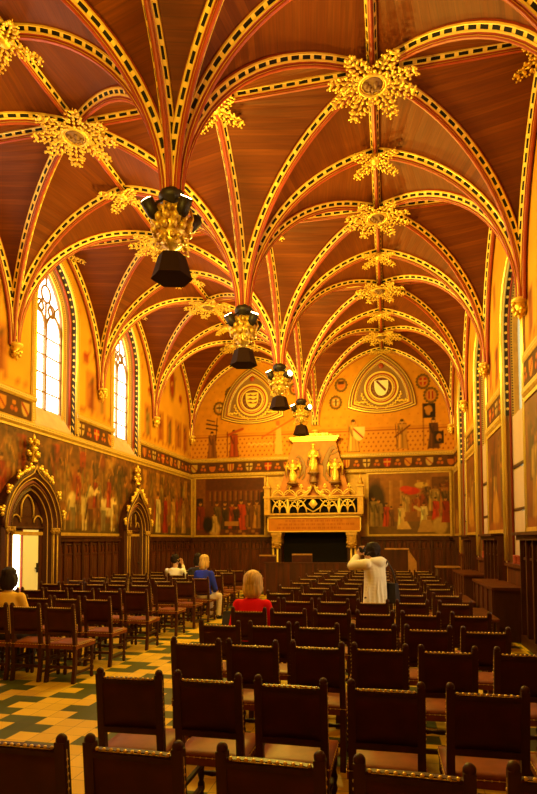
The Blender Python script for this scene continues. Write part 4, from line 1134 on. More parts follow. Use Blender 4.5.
# painted rampant beasts on the hood, left and right
def hood_face(x, z):
    q = (z - 3.27) / (5.26 - 3.27); return (x, .18 + (DEP - .46) * q - .012, z)
def beast(s, cx, cz, k):
    mb = MB()
    P = lambda x, z: hood_face(cx + s * x * k, cz + z * k)
    for pts, r in (([(-.1, .55), (.02, .3), (.1, 0), (.05, -.2)], [.09, .11, .12, .1]), ([(-.1, .55), (-.2, .62), (-.28, .58)], [.1, .09, .05]), ([(0, .35), (-.2, .38), (-.34, .46)], [.05, .04, .05]), ([(.05, .22), (-.15, .15), (-.32, .2)], [.05, .04, .05]), ([(.05, -.15), (-.05, -.4), (-.2, -.52)], [.08, .05, .05]), ([(.1, -.15), (.14, -.42), (.02, -.62)], [.08, .05, .05]), ([(.12, -.1), (.32, .05), (.26, .3), (.36, .5), (.3, .6)], [.03, .03, .03, .05, .02])):
        rr_ = [v * k for v in r]
        pp = [P(*p) for p in pts]
        for i in range(len(pp)):
            mb.ball(pp[i], (rr_[i], .008, rr_[i]), 8, 5)
            if i: 
                a, b2 = Vector(pp[i-1]), Vector(pp[i])
                for q in (.25, .5, .75): mb.ball(a.lerp(b2, q), (rr_[i-1] + (rr_[i] - rr_[i-1]) * q, .008, rr_[i-1] + (rr_[i] - rr_[i-1]) * q), 8, 5)
    mb.build('painted_beast', M['brownpaint'], hood)
beast(1, -.42, 4.3, .68); beast(-1, .50, 4.42, .95)

def figure_statue(name, label, cat, loc, h, wings=False, ped=0.0):
    t = thing(name, label, cat, loc)
    if ped:
        mb = MB(); mb.lathe([(.12, 0), (.16, .05), (.1, .10), (.1, ped - .1), (.2, ped - .05), (.22, ped)], n=8); mb.build('pedestal', M['brownpaint'], t)
    mb = MB(); z = ped; s = h
    mb.lathe([(.17*s, z), (.16*s, z+.12*s), (.125*s, z+.4*s), (.115*s, z+.52*s), (.14*s, z+.66*s), (.155*s, z+.76*s), (.11*s, z+.82*s), (.045*s, z+.85*s), (.045*s, z+.87*s)], n=14)
    for k in range(9):
        a = 2*PI*k/9; mb.tube([(.16*s*math.cos(a), .16*s*math.sin(a), z), (.12*s*math.cos(a), .12*s*math.sin(a), z+.45*s)], .018*s, 5)
    mb.ball((0, 0, z+.925*s), (.062*s, .07*s, .085*s), 10, 7)
    for sd in (-1, 1):
        mb.tube([(sd*.14*s, 0, z+.76*s), (sd*.18*s, -.03*s, z+.6*s), (sd*.07*s, -.14*s, z+.56*s)], [.05*s, .045*s, .035*s], 7)
    mb.tube([(-.1*s, -.13*s, z+.05*s), (-.06*s, -.15*s, z+.62*s)], .014*s, 5)
    mb.build('figure', M['gold'], t)
    if wings:
        for sd in (-1, 1):
            mb = MB()
            for k in range(6):
                q = k / 5; mb.tube([(sd*.08*s, .1*s, z+.7*s), (sd*(.22+.10*q)*s, .13*s, z+(.98-.25*q)*s), (sd*(.34-.06*q)*s, .13*s, z+(.55-.28*q)*s)], [.03*s, .04*s, .015*s], 6)
            mb.build('wing', M['gold'], t)
    else:
        mb = MB(); mb.lathe([(.075*s, z+.95*s), (.07*s, z+1.0*s), (.09*s, z+1.05*s)], n=8); mb.build('crown', M['gold'], t)
    return t
figure_statue('statue', 'gilded crowned statue on a pedestal at the centre of the fireplace hood', 'statue', (FX + .03, FY - .06, 3.7), .95, False, .38)
figure_statue('statue', 'gilded winged angel statue on the fireplace gallery, left of the central statue', 'statue', (FX - .72, FY + .05, 3.64), .82, True, .1)
figure_statue('statue', 'gilded winged angel statue on the fireplace gallery, right of the central statue', 'statue', (FX + .78, FY + .05, 3.64), .82, True, .1)

# ------------------------------------------------------------------ chandeliers hanging from the vault pendants
LIGHTS = []
def chandelier(y, label, heads):
    t = thing('chandelier', label, 'chandelier', (XM, y, 5.0), 0, 'gilded chandeliers with dark shades')
    mb = MB(); mb.lathe([(.10, 1.02), (.15, .98), (.17, .93), (.15, .88), (.11, .85), (.10, .80)], n=12); mb.build('collar', M['iron'], t)
    mb = MB(); mb.lathe([(.08, .82), (.13, .78), (.10, .72), (.17, .66), (.21, .56), (.19, .46), (.12, .40), (.15, .36), (.09, .31), (.04, .27), (.03, .16)], n=16)
    rr = random.Random(int(y))
    for k in range(12):
        a = 2*PI*k/12
        for (r, z, q) in ((.17, .72, .04), (.22, .6, .05), (.215, .5, .05), (.16, .39, .035)):
            mb.ball((r*math.cos(a + z), r*math.sin(a + z), z), (q, q, q * 1.1), 6, 4)
    for k in range(8):
        a = 2*PI*k/8; cs, sn = math.cos(a), math.sin(a)
        mb.tube([(.1*cs, .1*sn, .8), (.24*cs, .24*sn, .74), (.27*cs, .27*sn, .62), (.22*cs, .22*sn, .52), (.18*cs, .18*sn, .60)], .016, 5)
        mb.tube([(.1*cs, .1*sn, .36), (.2*cs, .2*sn, .34), (.22*cs, .22*sn, .26), (.15*cs, .15*sn, .25)], .014, 5)
    mb.build('gilded_crown', M['gold'], t)
    mb = MB(); mb.tube([(0, 0, .27), (0, 0, .1)], .028, 8); mb.build('stem', M['iron'], t)
    mb = MB()
    hexp = lambda r, z: [(r * math.cos(PI/3*k + .26), r * math.sin(PI/3*k + .26), z) for k in range(6)]
    mb.hexa(hexp(.245, -.07), hexp(.170, .19)); mb.hexa(hexp(.256, -.09), hexp(.250, -.07)); mb.hexa(hexp(.12, .19), hexp(.06, .23))
    mb.build('shade', M['bellm'], t)
    for k in range(4):
        a = PI / 4 + PI / 2 * k + .1; cs, sn = math.cos(a), math.sin(a)
        arm = MB(); arm.tube([(.1*cs, .1*sn, .88), (.2*cs, .2*sn, .80), (.27*cs, .27*sn, .68)], .018, 6)
        d = (Vector((cs * .55, sn * .55, .8)) if not (y > 12 and k == 3) else Vector((cs * .9, sn * .9, .15))).normalized(); c0 = Vector((.28*cs, .28*sn, .68))
        arm.tube([c0 - d * .1, c0 - d * .05, c0 + d * .11], [.05, .075, .085], 12)
        h = arm.build('spotlight', M['iron'], t)
        bl = MB(); bl.tube([c0 + d * .105, c0 + d * .118], .07, 12); bl.build('lamp', M['bulb'], h)
        LIGHTS.append((Vector((XM, y, 5.0)) + c0 + d * .17, Vector((cs * .98, sn * .98, -.05)).normalized()))
    return t
for n, k in enumerate((8, 6, 4, 2)):
    chandelier(D - k * BAY / 2, f'gilded chandelier with dark hexagonal shade, {ordn(n)} of the row down the hall', 4)
chandelier(D - 10 * BAY / 2, 'unseen gilded chandelier with dark hexagonal shade, added to light the nearest chairs', 4)  # out of view, added for its light on the near chairs

# ------------------------------------------------------------------ chairs
CH_H = .955; CW = .185            # post height, half distance between the posts
def make_chair():
    t = thing('chair', 'studded leather chair', 'chair', (0, 0, 0))
    rake = lambda z: -.055 * max(0, (z - .45) / .5) - .0 + (.03 * max(0, (.2 - z) / .2) * -1)
    for s in (-1, 1):
        mb = MB(); zs = [0, .2, .45, .7, .93]
        secs = []
        for z in zs:
            y = rake(z); w = .021
            secs.append([(s*CW - w, y - w, z), (s*CW + w, y - w, z), (s*CW + w, y + w, z), (s*CW - w, y + w, z)])
        for a, b in zip(secs[:-1], secs[1:]): mb.hexa(a, b)
        y = rake(.93)
        mb.lathe([(.021, .925), (.0225, .935), (.022, .945), (.017, .954), (.009, .960), (.001, .962)], (s*CW, y, 0), 10)
        mb.build('rear_leg', M['wood'], t)
        mb = MB(); mb.lathe([(.018, 0), (.024, .02), (.024, .06), (.015, .075), (.024, .095), (.024, .13), (.014, .15), (.024, .19), (.018, .22), (.026, .26), (.014, .30), (.024, .335), (.024, .41)], (s*(CW + .005), .37, 0), 10)
        mb.build('front_leg', M['wood'], t)
        for za in (.10, .24):
            mb = MB(); mb.box(s*CW - .012, s*CW + .012, .01, .36, za, za + .024); mb.build('side_stretcher', M['wood'], t)
    mb = MB(); mb.lathe([(.012, -CW), (.02, -CW * .6), (.012, -CW * .4), (.022, 0), (.012, CW * .4), (.02, CW * .6), (.012, CW)], (0, .37, .20), 8, 0, 'x')
    mb.build('front_stretcher', M['wood'], t)
    mb = MB(); mb.box(-CW, CW, -.02, .01, .17, .20); mb.build('rear_stretcher', M['wood'], t)
    # leather back panel with a slight hollow
    def yb(z, x): return rake(z) + .012 * (1 - (x / CW) ** 2)
    mb = MB(); n = 6; zz0, zz1 = .60, .905
    grid_f = [[mb.vert((-CW + .02 + (2*CW - .04)*i/n, yb(zz0 + (zz1-zz0)*j/4, -CW + 2*CW*i/n) - .016, zz0 + (zz1-zz0)*j/4)) for i in range(n+1)] for j in range(5)]
    grid_b = [[mb.vert((-CW + .02 + (2*CW - .04)*i/n, yb(zz0 + (zz1-zz0)*j/4, -CW + 2*CW*i/n) + .014, zz0 + (zz1-zz0)*j/4)) for i in range(n+1)] for j in range(5)]
    for j in range(4):
        for i in range(n):
            mb.face((grid_f[j][i], grid_f[j][i+1], grid_f[j+1][i+1], grid_f[j+1][i]), 0, None, True)
            mb.face((grid_b[j][i+1], grid_b[j][i], grid_b[j+1][i], grid_b[j+1][i+1]), 0, None, True)
    for i in range(n):
        mb.face((grid_f[4][i], grid_f[4][i+1], grid_b[4][i+1], grid_b[4][i])); mb.face((grid_f[0][i+1], grid_f[0][i], grid_b[0][i], grid_b[0][i+1]))
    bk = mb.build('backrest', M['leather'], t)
    for (za, zb_) in ((.575, .61), (.872, .893)):
        mb = MB(); mb.hexa([(-CW+.02, rake(za)-.021, za), (CW-.02, rake(za)-.021, za), (CW-.02, rake(za)+.018, za), (-CW+.02, rake(za)+.018, za)], [(-CW+.02, rake(zb_)-.021, zb_), (CW-.02, rake(zb_)-.021, zb_), (CW-.02, rake(zb_)+.018, zb_), (-CW+.02, rake(zb_)+.018, zb_)])
        mb.build('back_rail', M['wood'], t)
    mb = MB()
    for i in range(11):
        x = -CW + .036 + (2*CW - .072) * i / 10; mb.ball((x, rake(.90) - .012, .907), (.0085, .0085, .0075), 6, 4)
    for s in (-1, 1):
        for k in range(9):
            z = .62 + .03 * k; mb.ball((s*(CW + .021), rake(z), z), (.005, .007, .007), 6, 4)
    mb.tube([(s_ * (CW + .0205), rake(z_), z_) if abs(s_) > .5 else (s_, rake(.9) - .012, .9) for s_, z_ in ((-1, .6), (-1, .75), (-1, .9), (-.15, 0), (.15, 0), (1, .9), (1, .75), (1, .6))], .002, 4)
    mb.build('stud', M['stud'], bk)
    # padded seat
    mb = MB(); n = 8
    def top(i, j):
        u, v = i / n * 2 - 1, j / n * 2 - 1
        return (u * (CW + .03), .195 + v * .215, .465 + .018 * (1 - u**4) * (1 - v**4))
    G_ = [[mb.vert(top(i, j)) for i in range(n+1)] for j in range(n+1)]
    for j in range(n):
        for i in range(n): mb.face((G_[j][i], G_[j][i+1], G_[j+1][i+1], G_[j+1][i]), 0, None, True)
    rim = [G_[0][i] for i in range(n+1)] + [G_[j][n] for j in range(1, n+1)] + [G_[n][i] for i in range(n-1, -1, -1)] + [G_[j][0] for j in range(n-1, 0, -1)]
    low = [mb.vert((mb.v[k][0], mb.v[k][1], .405)) for k in rim]
    for k in range(len(rim)): mb.face((rim[k], low[k], low[(k+1) % len(rim)], rim[(k+1) % len(rim)]))
    mb.face(low)
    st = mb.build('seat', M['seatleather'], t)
    mb = MB()
    for i in range(12):
        x = -CW - .02 + (2*CW + .04) * i / 11; mb.ball((x, -.022, .452), .0055, 6, 4); mb.ball((x, .412, .452), .0055, 6, 4)
    for s in (-1, 1):
        for i in range(11): mb.ball((s*(CW + .032), .0 + .40 * i / 10, .452), .0055, 6, 4)
    mb.tube([(-CW-.031, -.021, .452), (CW+.031, -.021, .452), (CW+.031, .411, .452), (-CW-.031, .411, .452)], .002, 4, closed=True)
    mb.build('stud', M['stud'], st)
    return t
chair0 = make_chair(); register(chair0)
used = [False]
CHAIR_N = 0
def place_chair(x, y, rz, label, group):
    global CHAIR_N
    CHAIR_N += 1
    if not used[0]:
        used[0] = True; chair0.location = (x, y, 0); chair0.rotation_euler = (0, 0, rz); chair0['label'] = label; chair0['group'] = group; return chair0
    return dup(chair0, (x, y, 0), rz, label, group)
# right-hand block: measured left-post positions in the nearest rows, regular beyond
ROWS = [(2.03, [-1.64, -1.16, -.62, -.11, .41, .92]), (3.10, [-1.70, -1.22, -.73, -.21, .31, .80]), (4.19, [-1.67, -1.22, -.72, -.26, .22, .74]),
        (5.14, [-1.77, -1.29, -.84, -.33, .15, .63]), (6.16, [-1.75, -1.29, -.80, -.34, .14, .65]), (7.28, [-1.81, -1.36, -.90, -.39, .10, .62])]
y = 8.32
while y < 15.2:
    ROWS.append((y, [-1.80 + .485 * k for k in range(6)])); y += 1.03
BACK = .055
RB = 'studded leather chairs of the right block'
for rn, (y, xs) in enumerate(ROWS):
    for k, x in enumerate(xs):
        jx, jy, jr = random.uniform(-.012, .012), random.uniform(-.02, .02), random.uniform(-.035, .035)
        place_chair(x + CW + .0 + (jx if rn > 5 else 0), y + BACK + .02 * (k - 2) * .5 + jy, jr, f'studded leather chair, {nth(k)} from the tiled aisle in the {ordn(rn)} row of the right block', RB)
# left-hand block, counted from the aisle
LROWS = [6.15, 7.06, 8.2, 9.4, 10.35, 11.25, 12.25, 13.3, 14.3]
LB = 'studded leather chairs of the left block'
for rn, y in enumerate(LROWS):
    for k in range(6 if rn < 7 else 5):
        place_chair(-3.73 - CW - .462 * k + random.uniform(-.008, .008), y + .0 + random.uniform(-.03, .03), random.uniform(-.03, .02), f'studded leather chair, {nth(k)} from the tiled aisle in the {ordn(rn)} row of the left block', LB)

# ------------------------------------------------------------------ furniture at the far end and along the right wall
t = thing('barrier', 'long low dark oak barrier with panels standing before the fireplace', 'barrier', (-2.45, 16.9, 0))
mb = MB(); mb.box(-1.35, 1.35, -.05, .05, .98, 1.03); mb.build('top_rail', M['wood'], t)
mb = MB(); mb.box(-1.32, 1.32, -.03, .03, .05, .98); mb.build('panel', M['wood'], t)
for k in range(8):
    mb = MB(); x = -1.32 + 2.64 * k / 7; mb.box(x - .03, x + .03, -.045, .045, 0, .98); mb.build('post', M['woodmid'], t)
def armchair(x, y, w, h, label):
    t = thing('armchair', label, 'armchair', (x, y, 0), 0, 'high-backed armchairs behind the barrier')
    mb = MB(); mb.box(-w/2, w/2, -.03, .03, .5, h); mb.build('backrest', M['leather'], t)
    mb = MB(); mb.box(-w/2, w/2, -.5, -.02, .42, .5); mb.build('seat', M['seatleather'], t)
    for sx in (-1, 1):
        for yy, hh in ((0, h + .02), (-.47, .68)):
            mb = MB(); mb.tube([(sx * w/2, yy, 0), (sx * w/2, yy, hh)], .028, 8); mb.build('leg', M['wood'], t)
        mb = MB(); mb.tube([(sx * w/2, 0, .70), (sx * w/2, -.25, .72), (sx * w/2, -.5, .68)], .025, 8); mb.build('armrest', M['wood'], t)
    mb = MB(); mb.box(-w/2 - .02, w/2 + .02, -.04, .04, h - .03, h + .02); mb.build('top_rail', M['woodlit'], t)
armchair(-3.85, 17.7, .5, 1.22, 'high-backed armchair left of the barrier in front of the fireplace corbel')
armchair(-2.75, 17.9, .62, 1.25, 'wide high-backed armchair behind the barrier in the hearth opening')
# reading desk
t = thing('lectern', 'oak reading desk with a dark front and lit-toned slanted side beside the standing person', 'lectern', (.33, 16.8, 0))
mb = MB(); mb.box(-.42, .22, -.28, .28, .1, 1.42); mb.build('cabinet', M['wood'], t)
mb = MB(); mb.box(-.44, .25, -.30, .30, 1.42, 1.46); mb.build('top', M['woodlit'], t)
mb = MB(); mb.prism([(-.28, .1), (.28, .1), (.28, 1.10), (-.28, 1.40)], lambda a, b, d: (d, a, b), .22, .27); mb.build('side_panel', M['woodlit'], t)
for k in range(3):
    mb = MB(); mb.box(.27, .46, -.28, .28, .1 + .3 * k, .13 + .3 * k); mb.build('step', M['woodlit'], t)
mb = MB(); mb.prism([(.27, .1), (.46, .1), (.46, 1.08), (.27, 1.36)], lambda a, b, d: (a, d, b), -.28, -.24); mb.build('stair_side', M['woodlit'], t)
mb = MB(); mb.box(-.46, .48, -.32, .32, 0, .1); mb.build('plinth', M['wood'], t)
t = thing('table', 'small oak table with a lit-toned top near the far right corner', 'table', (1.80, 18.2, 0))
mb = MB(); mb.box(-.36, .36, -.3, .3, .84, .88); mb.build('tabletop', M['woodlit'], t)
for sx in (-1, 1):
    for sy in (-1, 1):
        mb = MB(); mb.tube([(sx*.31, sy*.25, 0), (sx*.31, sy*.25, .84)], .03, 8); mb.build('leg', M['wood'], t)
for n, w in enumerate(WINR[:2]):
    nm = ['nearest window', 'second-nearest window', 'farthest window'][n]
    t = thing('oak_chest', f'dark oak chest under the {nm} of the right wall', 'chest', (XR - .34, w + .25, 0), 0, 'oak chests under the right windows')
    mb = MB(); mb.box(-.26, .26, -1.1, 1.1, .86, .91); mb.build('lid', M['woodmid'], t)
    mb = MB(); mb.box(-.22, .26, -1.06, 1.06, .0, .86); mb.build('chest_body', M['wood'], t)
    for k in range(5):
        mb = MB(); y = -1.0 + .5 * k; mb.box(-.245, -.22, y - .04, y + .04, .04, .86); mb.build('stile', M['woodmid'], t)
for n, y in enumerate((9.75, 12.1)):
    t = thing('bench', f'low slatted oak bench beside the right wall, {["nearer","farther"][n]} of two', 'bench', (1.47, y, 0), 0, 'low slatted benches by the right wall')
    mb = MB(); mb.box(-.17, .17, -.75, .75, .46, .50); mb.build('seat', M['woodmid'], t)
    for sy in (-1, 1):
        for sx in (-1, 1):
            mb = MB(); mb.box(sx*.14 - .025, sx*.14 + .025, sy*.70 - .03, sy*.70 + .03, 0, .46); mb.build('leg', M['wood'], t)
        for q in (-.07, 0, .07):
            mb = MB(); mb.box(q - .012, q + .012, sy*.70 - .012, sy*.70 + .012, .12, .46); mb.build('slat', M['wood'], t)
    mb = MB(); mb.box(-.15, .15, -.72, -.68, .10, .13); mb.box(-.15, .15, .68, .72, .10, .13); mb.build('stretcher', M['wood'], t)

# ------------------------------------------------------------------ people
def limb_prims(pts, radii, lab):
    out = []
    for (a, b, r0, r1) in zip(pts[:-1], pts[1:], radii[:-1], radii[1:]): out.append((Vector(a), Vector(b), r0, r1, lab))
    return out
def remesh(name, prims, material, parent, voxel=.014, smooth=6):
    mb = MB()
    for p in prims:
        if p[0] == 'ell':
            _, c, r, rot = p; mb.ball(c, r, 16, 10, 0, rot)
        else:
            a, b, r0, r1, _ = p
            n = max(2, int((b - a).length / .04))
            mb.tube([a.lerp(b, k / n) for k in range(n + 1)], [r0 + (r1 - r0) * k / n for k in range(n + 1)], 14)
            mb.ball(a, r0, 12, 8); mb.ball(b, r1, 12, 8)
    me = mb.mesh(name + '_src', material); o = bpy.data.objects.new(name + '_src', me); COL.objects.link(o)
    bm = bmesh.new(); bm.from_mesh(me); bmesh.ops.recalc_face_normals(bm, faces=bm.faces); bm.to_mesh(me); bm.free()
    m = o.modifiers.new('r', 'REMESH'); m.mode = 'VOXEL'; m.voxel_size = voxel; m.use_smooth_shade = True
    s = o.modifiers.new('s', 'SMOOTH'); s.iterations = smooth; s.factor = .5
    dg = bpy.context.evaluated_depsgraph_get(); me2 = bpy.data.meshes.new_from_object(o.evaluated_get(dg)); me2.name = name
    bpy.data.objects.remove(o); 
    me2.materials.clear(); me2.materials.append(material)
    for p in me2.polygons: p.use_smooth = True
    return link(name, me2, parent)
def E_(c, r, rot=None): return ('ell', Vector(c), r, rot)
def chain(*es, n=4):
    out = []
    for a, b in zip(es[:-1], es[1:]):
        for k in range(n):
            q = k / n; out.append(E_(a[1].lerp(b[1], q), tuple(x + (y - x) * q for x, y in zip(a[2], b[2]))))
    return out + [es[-1]]
def rz(a): return Matrix.Rotation(a, 3, 'Z')
SK = mat('skin', (.72, .42, .26), .5)
def hand(prims, wrist, direction, palm_n, side, scale=1.0, curl=.5):
    """palm and five fingers, rooted in the palm; direction = along the fingers"""
    d = Vector(direction).normalized(); n = Vector(palm_n).normalized(); x = d.cross(n).normalized() * side; n = x.cross(d).normalized() * side
    W = Vector(wrist); pc = W + d * .05 * scale
    R = Matrix((x, d, n)).transposed()
    prims.append(E_(pc, (.042 * scale, .055 * scale, .018 * scale), R))
    for k, (off, L) in enumerate(((-.030, .058), (-.010, .072), (.010, .068), (.028, .052))):
        b = pc + d * .04 * scale + x * off * scale; m_ = b + (d * .8 + n * curl * .5) * L * .55 * scale; e = m_ + (d * .5 + n * curl) .normalized() * L * .5 * scale
        prims += limb_prims([b, m_, e], [.0098 * scale, .009 * scale, .0078 * scale], 'finger')
    b = pc - x * .035 * scale - d * .025 * scale; m_ = b + (-x * .8 + d * .6 + n * .3).normalized() * .036 * scale; e = m_ + (d * .8 - x * .2 + n * .4).normalized() * .03 * scale
    prims += limb_prims([b, m_, e], [.013 * scale, .011 * scale, .009 * scale], 'thumb')
def head_prims(c, yaw, pitch=0.0, s=1.0):
    """head centre c; yaw 0 = facing +Y"""
    R = Matrix.Rotation(yaw, 3, 'Z') @ Matrix.Rotation(pitch, 3, 'X'); C0 = Vector(c)
    P = lambda x, y, z: C0 + R @ Vector((x * s, y * s, z * s))
    return [E_(P(0, -.012, .025), (.074*s, .092*s, .092*s), R), E_(P(0, .03, -.045), (.055*s, .062*s, .07*s), R), E_(P(0, .062, -.085), (.03*s, .026*s, .024*s), R),
            E_(P(0, .092, -.012), (.012*s, .016*s, .026*s), R), E_(P(0, .100, -.028), (.015*s, .014*s, .011*s), R), E_(P(0, .088, -.055), (.024*s, .012*s, .007*s), R), E_(P(0, .086, -.067), (.021*s, .012*s, .007*s), R),
            E_(P(.078, -.008, -.012), (.012*s, .02*s, .032*s), R), E_(P(-.078, -.008, -.012), (.012*s, .02*s, .032*s), R), E_(P(0, .078, .022), (.05*s, .014*s, .010*s), R)], P, R
EYE = mat('eye', (.05, .035, .03), .2)
def add_face(P, R, parent):
    for sx in (-1, 1):
        mb = MB(); mb.ball(P(sx * .03, .079, .002), (.012, .010, .008), 8, 6, 0, R); mb.build('eye', EYE, parent)
def hair_cap(P, R, s, colour_mat, parent, long=0.0, volume=1.0, name='hair', parting=0.0):
    pr = [E_(P(0, -.022, .045), (.088*volume, .10*volume, .09*volume), R), E_(P(0, -.05, -.0), (.086*volume, .066*volume, .09), R)]
    if long:
        pr.append(E_(P(0, -.035, -.065), (.098*volume, .075*volume, .055), R))
        for sx in (-1, 1):
            pr.append(E_(P(sx * .072, -.012, -.035 - long * .25), (.036*volume, .066*volume, .09 + long * .3), R)); pr.append(E_(P(sx * .045, -.07, -.06 - long * .3), (.055*volume, .045*volume, .10 + long * .3), R))
        pr.append(E_(P(0, -.085, -.05 - long * .3), (.075*volume, .04*volume, .11 + long * .3), R))
    rr = random.Random(5)
    for k in range(34 if not long else 46):      # locks breaking the outline
        a = rr.uniform(-2.6, 2.6) - PI / 2; h = rr.uniform(-.05 - long * .6, .06) if long else rr.uniform(-.05, .13)
        rad = .082 * volume * math.sqrt(max(.15, 1 - (max(0, h) / .15) ** 2))
        c0 = P(rad * math.cos(a), -.02 + rad * 1.05 * math.sin(a), h)
        if long: pr.append(E_(c0, (.016, .016, .05), R))
        else: pr.append(E_(c0, (.022, .022, .02), R))
    o = remesh(name, pr, colour_mat, parent, .009, 1)
    return o
def seated(name, label, x, y, yaw, col_top, col_leg, hair_m, long, hs=.44, head_yaw=0.0, scale=1.0, shoulder=.20, lean=.0, volume=1.0, headtop=1.38, arms='lap', sleeves=True):
    """sitting figure; the seat centre is the object origin, facing +Y before yaw"""
    t = thing(name, label, 'person', (x, y, 0), yaw)
    hipz = hs + .095; s = (headtop - hs) / .94
    z = lambda q: hs + q * s
    neck = Vector((0, -.03 + lean * .5, z(.65))); chest = Vector((0, -.05 + lean * .3, z(.45))); waist = Vector((0, -.05, z(.22))); pel = Vector((0, -.03, hipz))
    hc = Vector((0, .0 + lean * .6, z(.82)))
    body = [E_(pel, (.165, .13, .11)), E_(waist, (.135, .105, .15)), E_(chest, (.16, .115, .17)), E_(Vector((0, -.045 + lean * .4, z(.555))), (.17, .085, .075))]
    body += limb_prims([neck - Vector((0, 0, .06)), hc - Vector((0, .01, .04))], [.056, .052], 'neck')
    hp, P, R = head_prims(hc, head_yaw, 0, 1.0); body += hp
    top = chain(E_(pel + Vector((0, 0, .05)), (.178, .142, .11)), E_(waist, (.155, .125, .12)), E_(chest, (.178, .13, .13)), E_(Vector((0, -.045 + lean * .4, z(.56))), (.178, .098, .082)))
    legs = []
    for sx in (-1, 1):
        sh = Vector((sx * shoulder * .86, -.04 + lean * .4, z(.56)))
        if arms == 'lap': el = Vector((sx * (shoulder + .06), .0, z(.24))); wr = Vector((sx * .09, .25, hs + .17)); hd = Vector((-sx * .3, .8, -.2))
        else: el = Vector((sx * (shoulder - .005), .12, z(.33))); wr = Vector((sx * .07, .20, z(.72))); hd = Vector((-sx * .2, -.15, .9))
        body += limb_prims([sh, el, wr], [.052, .042, .028], 'arm'); top += limb_prims([sh, el, wr + (el - wr) * .12], [.066, .055, .040], 'arm')
        hand(body, wr, hd, (0, 0, -1) if arms == 'lap' else (0, -1, 0), sx)
        hp_ = Vector((sx * .095, .0, hs + .085)); kn = Vector((sx * .11, .40, hs + .06)); an = Vector((sx * .11, .38, .09))
        body += limb_prims([hp_, kn, an], [.082, .058, .038], 'leg'); legs += limb_prims([hp_, kn, an], [.094, .070, .055], 'leg')
        body += limb_prims([an - Vector((0, .02, .03)), an + Vector((0, .12, -.055))], [.034, .028], 'foot')
    legs.append(E_(pel, (.175, .14, .105)))
    remesh('body', body, SK, t, .0085, 4)
    add_face(P, R, t)
    remesh('top', top, col_top, t, .014, 5)
    remesh('trousers', legs, col_leg, t, .016, 4)
    for sx in (-1, 1):
        mb = MB(); mb.tube([(sx*.11, .33, .045), (sx*.11, .42, .042), (sx*.11, .53, .032)], [.042, .044, .034], 10); mb.build('shoe', M['iron'], t)
    hair_cap(P, R, 1.0, hair_m, t, long, volume)
    return t
def hairmat(n, c): return mat(n, c, .7, 0, .35, 40, (1, 1, .12), .15, spec=.25)
H_DARK = hairmat('dark_hair', (.022, .011, .006)); H_BLOND = hairmat('blond_hair', (.72, .46, .13))
T_RED = mat('red_knit', (.92, .012, .016), .85, spec=.1); T_WHITE = mat('white_shirt', (.95, .92, .95), .8); T_BLUE = mat('blue_cloth', (.035, .055, .80), .8, spec=.1); T_YEL = mat('yellow_cloth', (.85, .50, .07), .8)
T_DARK = mat('dark_cloth', (.03, .022, .025), .85); T_CREAM = mat('cream_jacket', (.95, .88, .60), .8, 0, .05, 7, (1, 1, .4), .25); T_SKIRT = mat('pale_skirt', (.80, .72, .60), .8)
seated('person', 'person with blond bobbed hair in a red sweater, seated in the right block', -1.75 + CW + .0, 6.16 + .16 + BACK, .0, T_RED, T_DARK, H_BLOND, .02, head_yaw=.12, volume=1.28, headtop=1.325, shoulder=.195)
seated('person', 'person in a white shirt with dark hair, seated far off near the second doorway', -3.73 - CW - .462 * 2 - .10, 12.25 + .17, -.15, T_WHITE, T_DARK, H_DARK, 0, head_yaw=-.2, headtop=1.38, shoulder=.23, arms='up')
seated('person', 'person with blond hair in a blue top and pale skirt, seated at the aisle', -3.73 - CW + .05, 11.25 + .17, -.25, T_BLUE, T_SKIRT, H_BLOND, .08, head_yaw=-.5, headtop=1.40, volume=1.1)
seated('person', 'person with dark hair in dark clothes, seated beside the blue top at the far aisle', -3.73 - CW - .462 * 1, 12.25 + .17, -.2, T_DARK, T_DARK, H_DARK, .03, head_yaw=.3, headtop=1.42)
seated('person', 'person in a yellow top with dark hair, seated by the open white door', -3.73 - CW - .462 * 2 + .05, 6.15 + .17, .15, T_YEL, T_DARK, H_DARK, .02, head_yaw=.2, headtop=1.38)

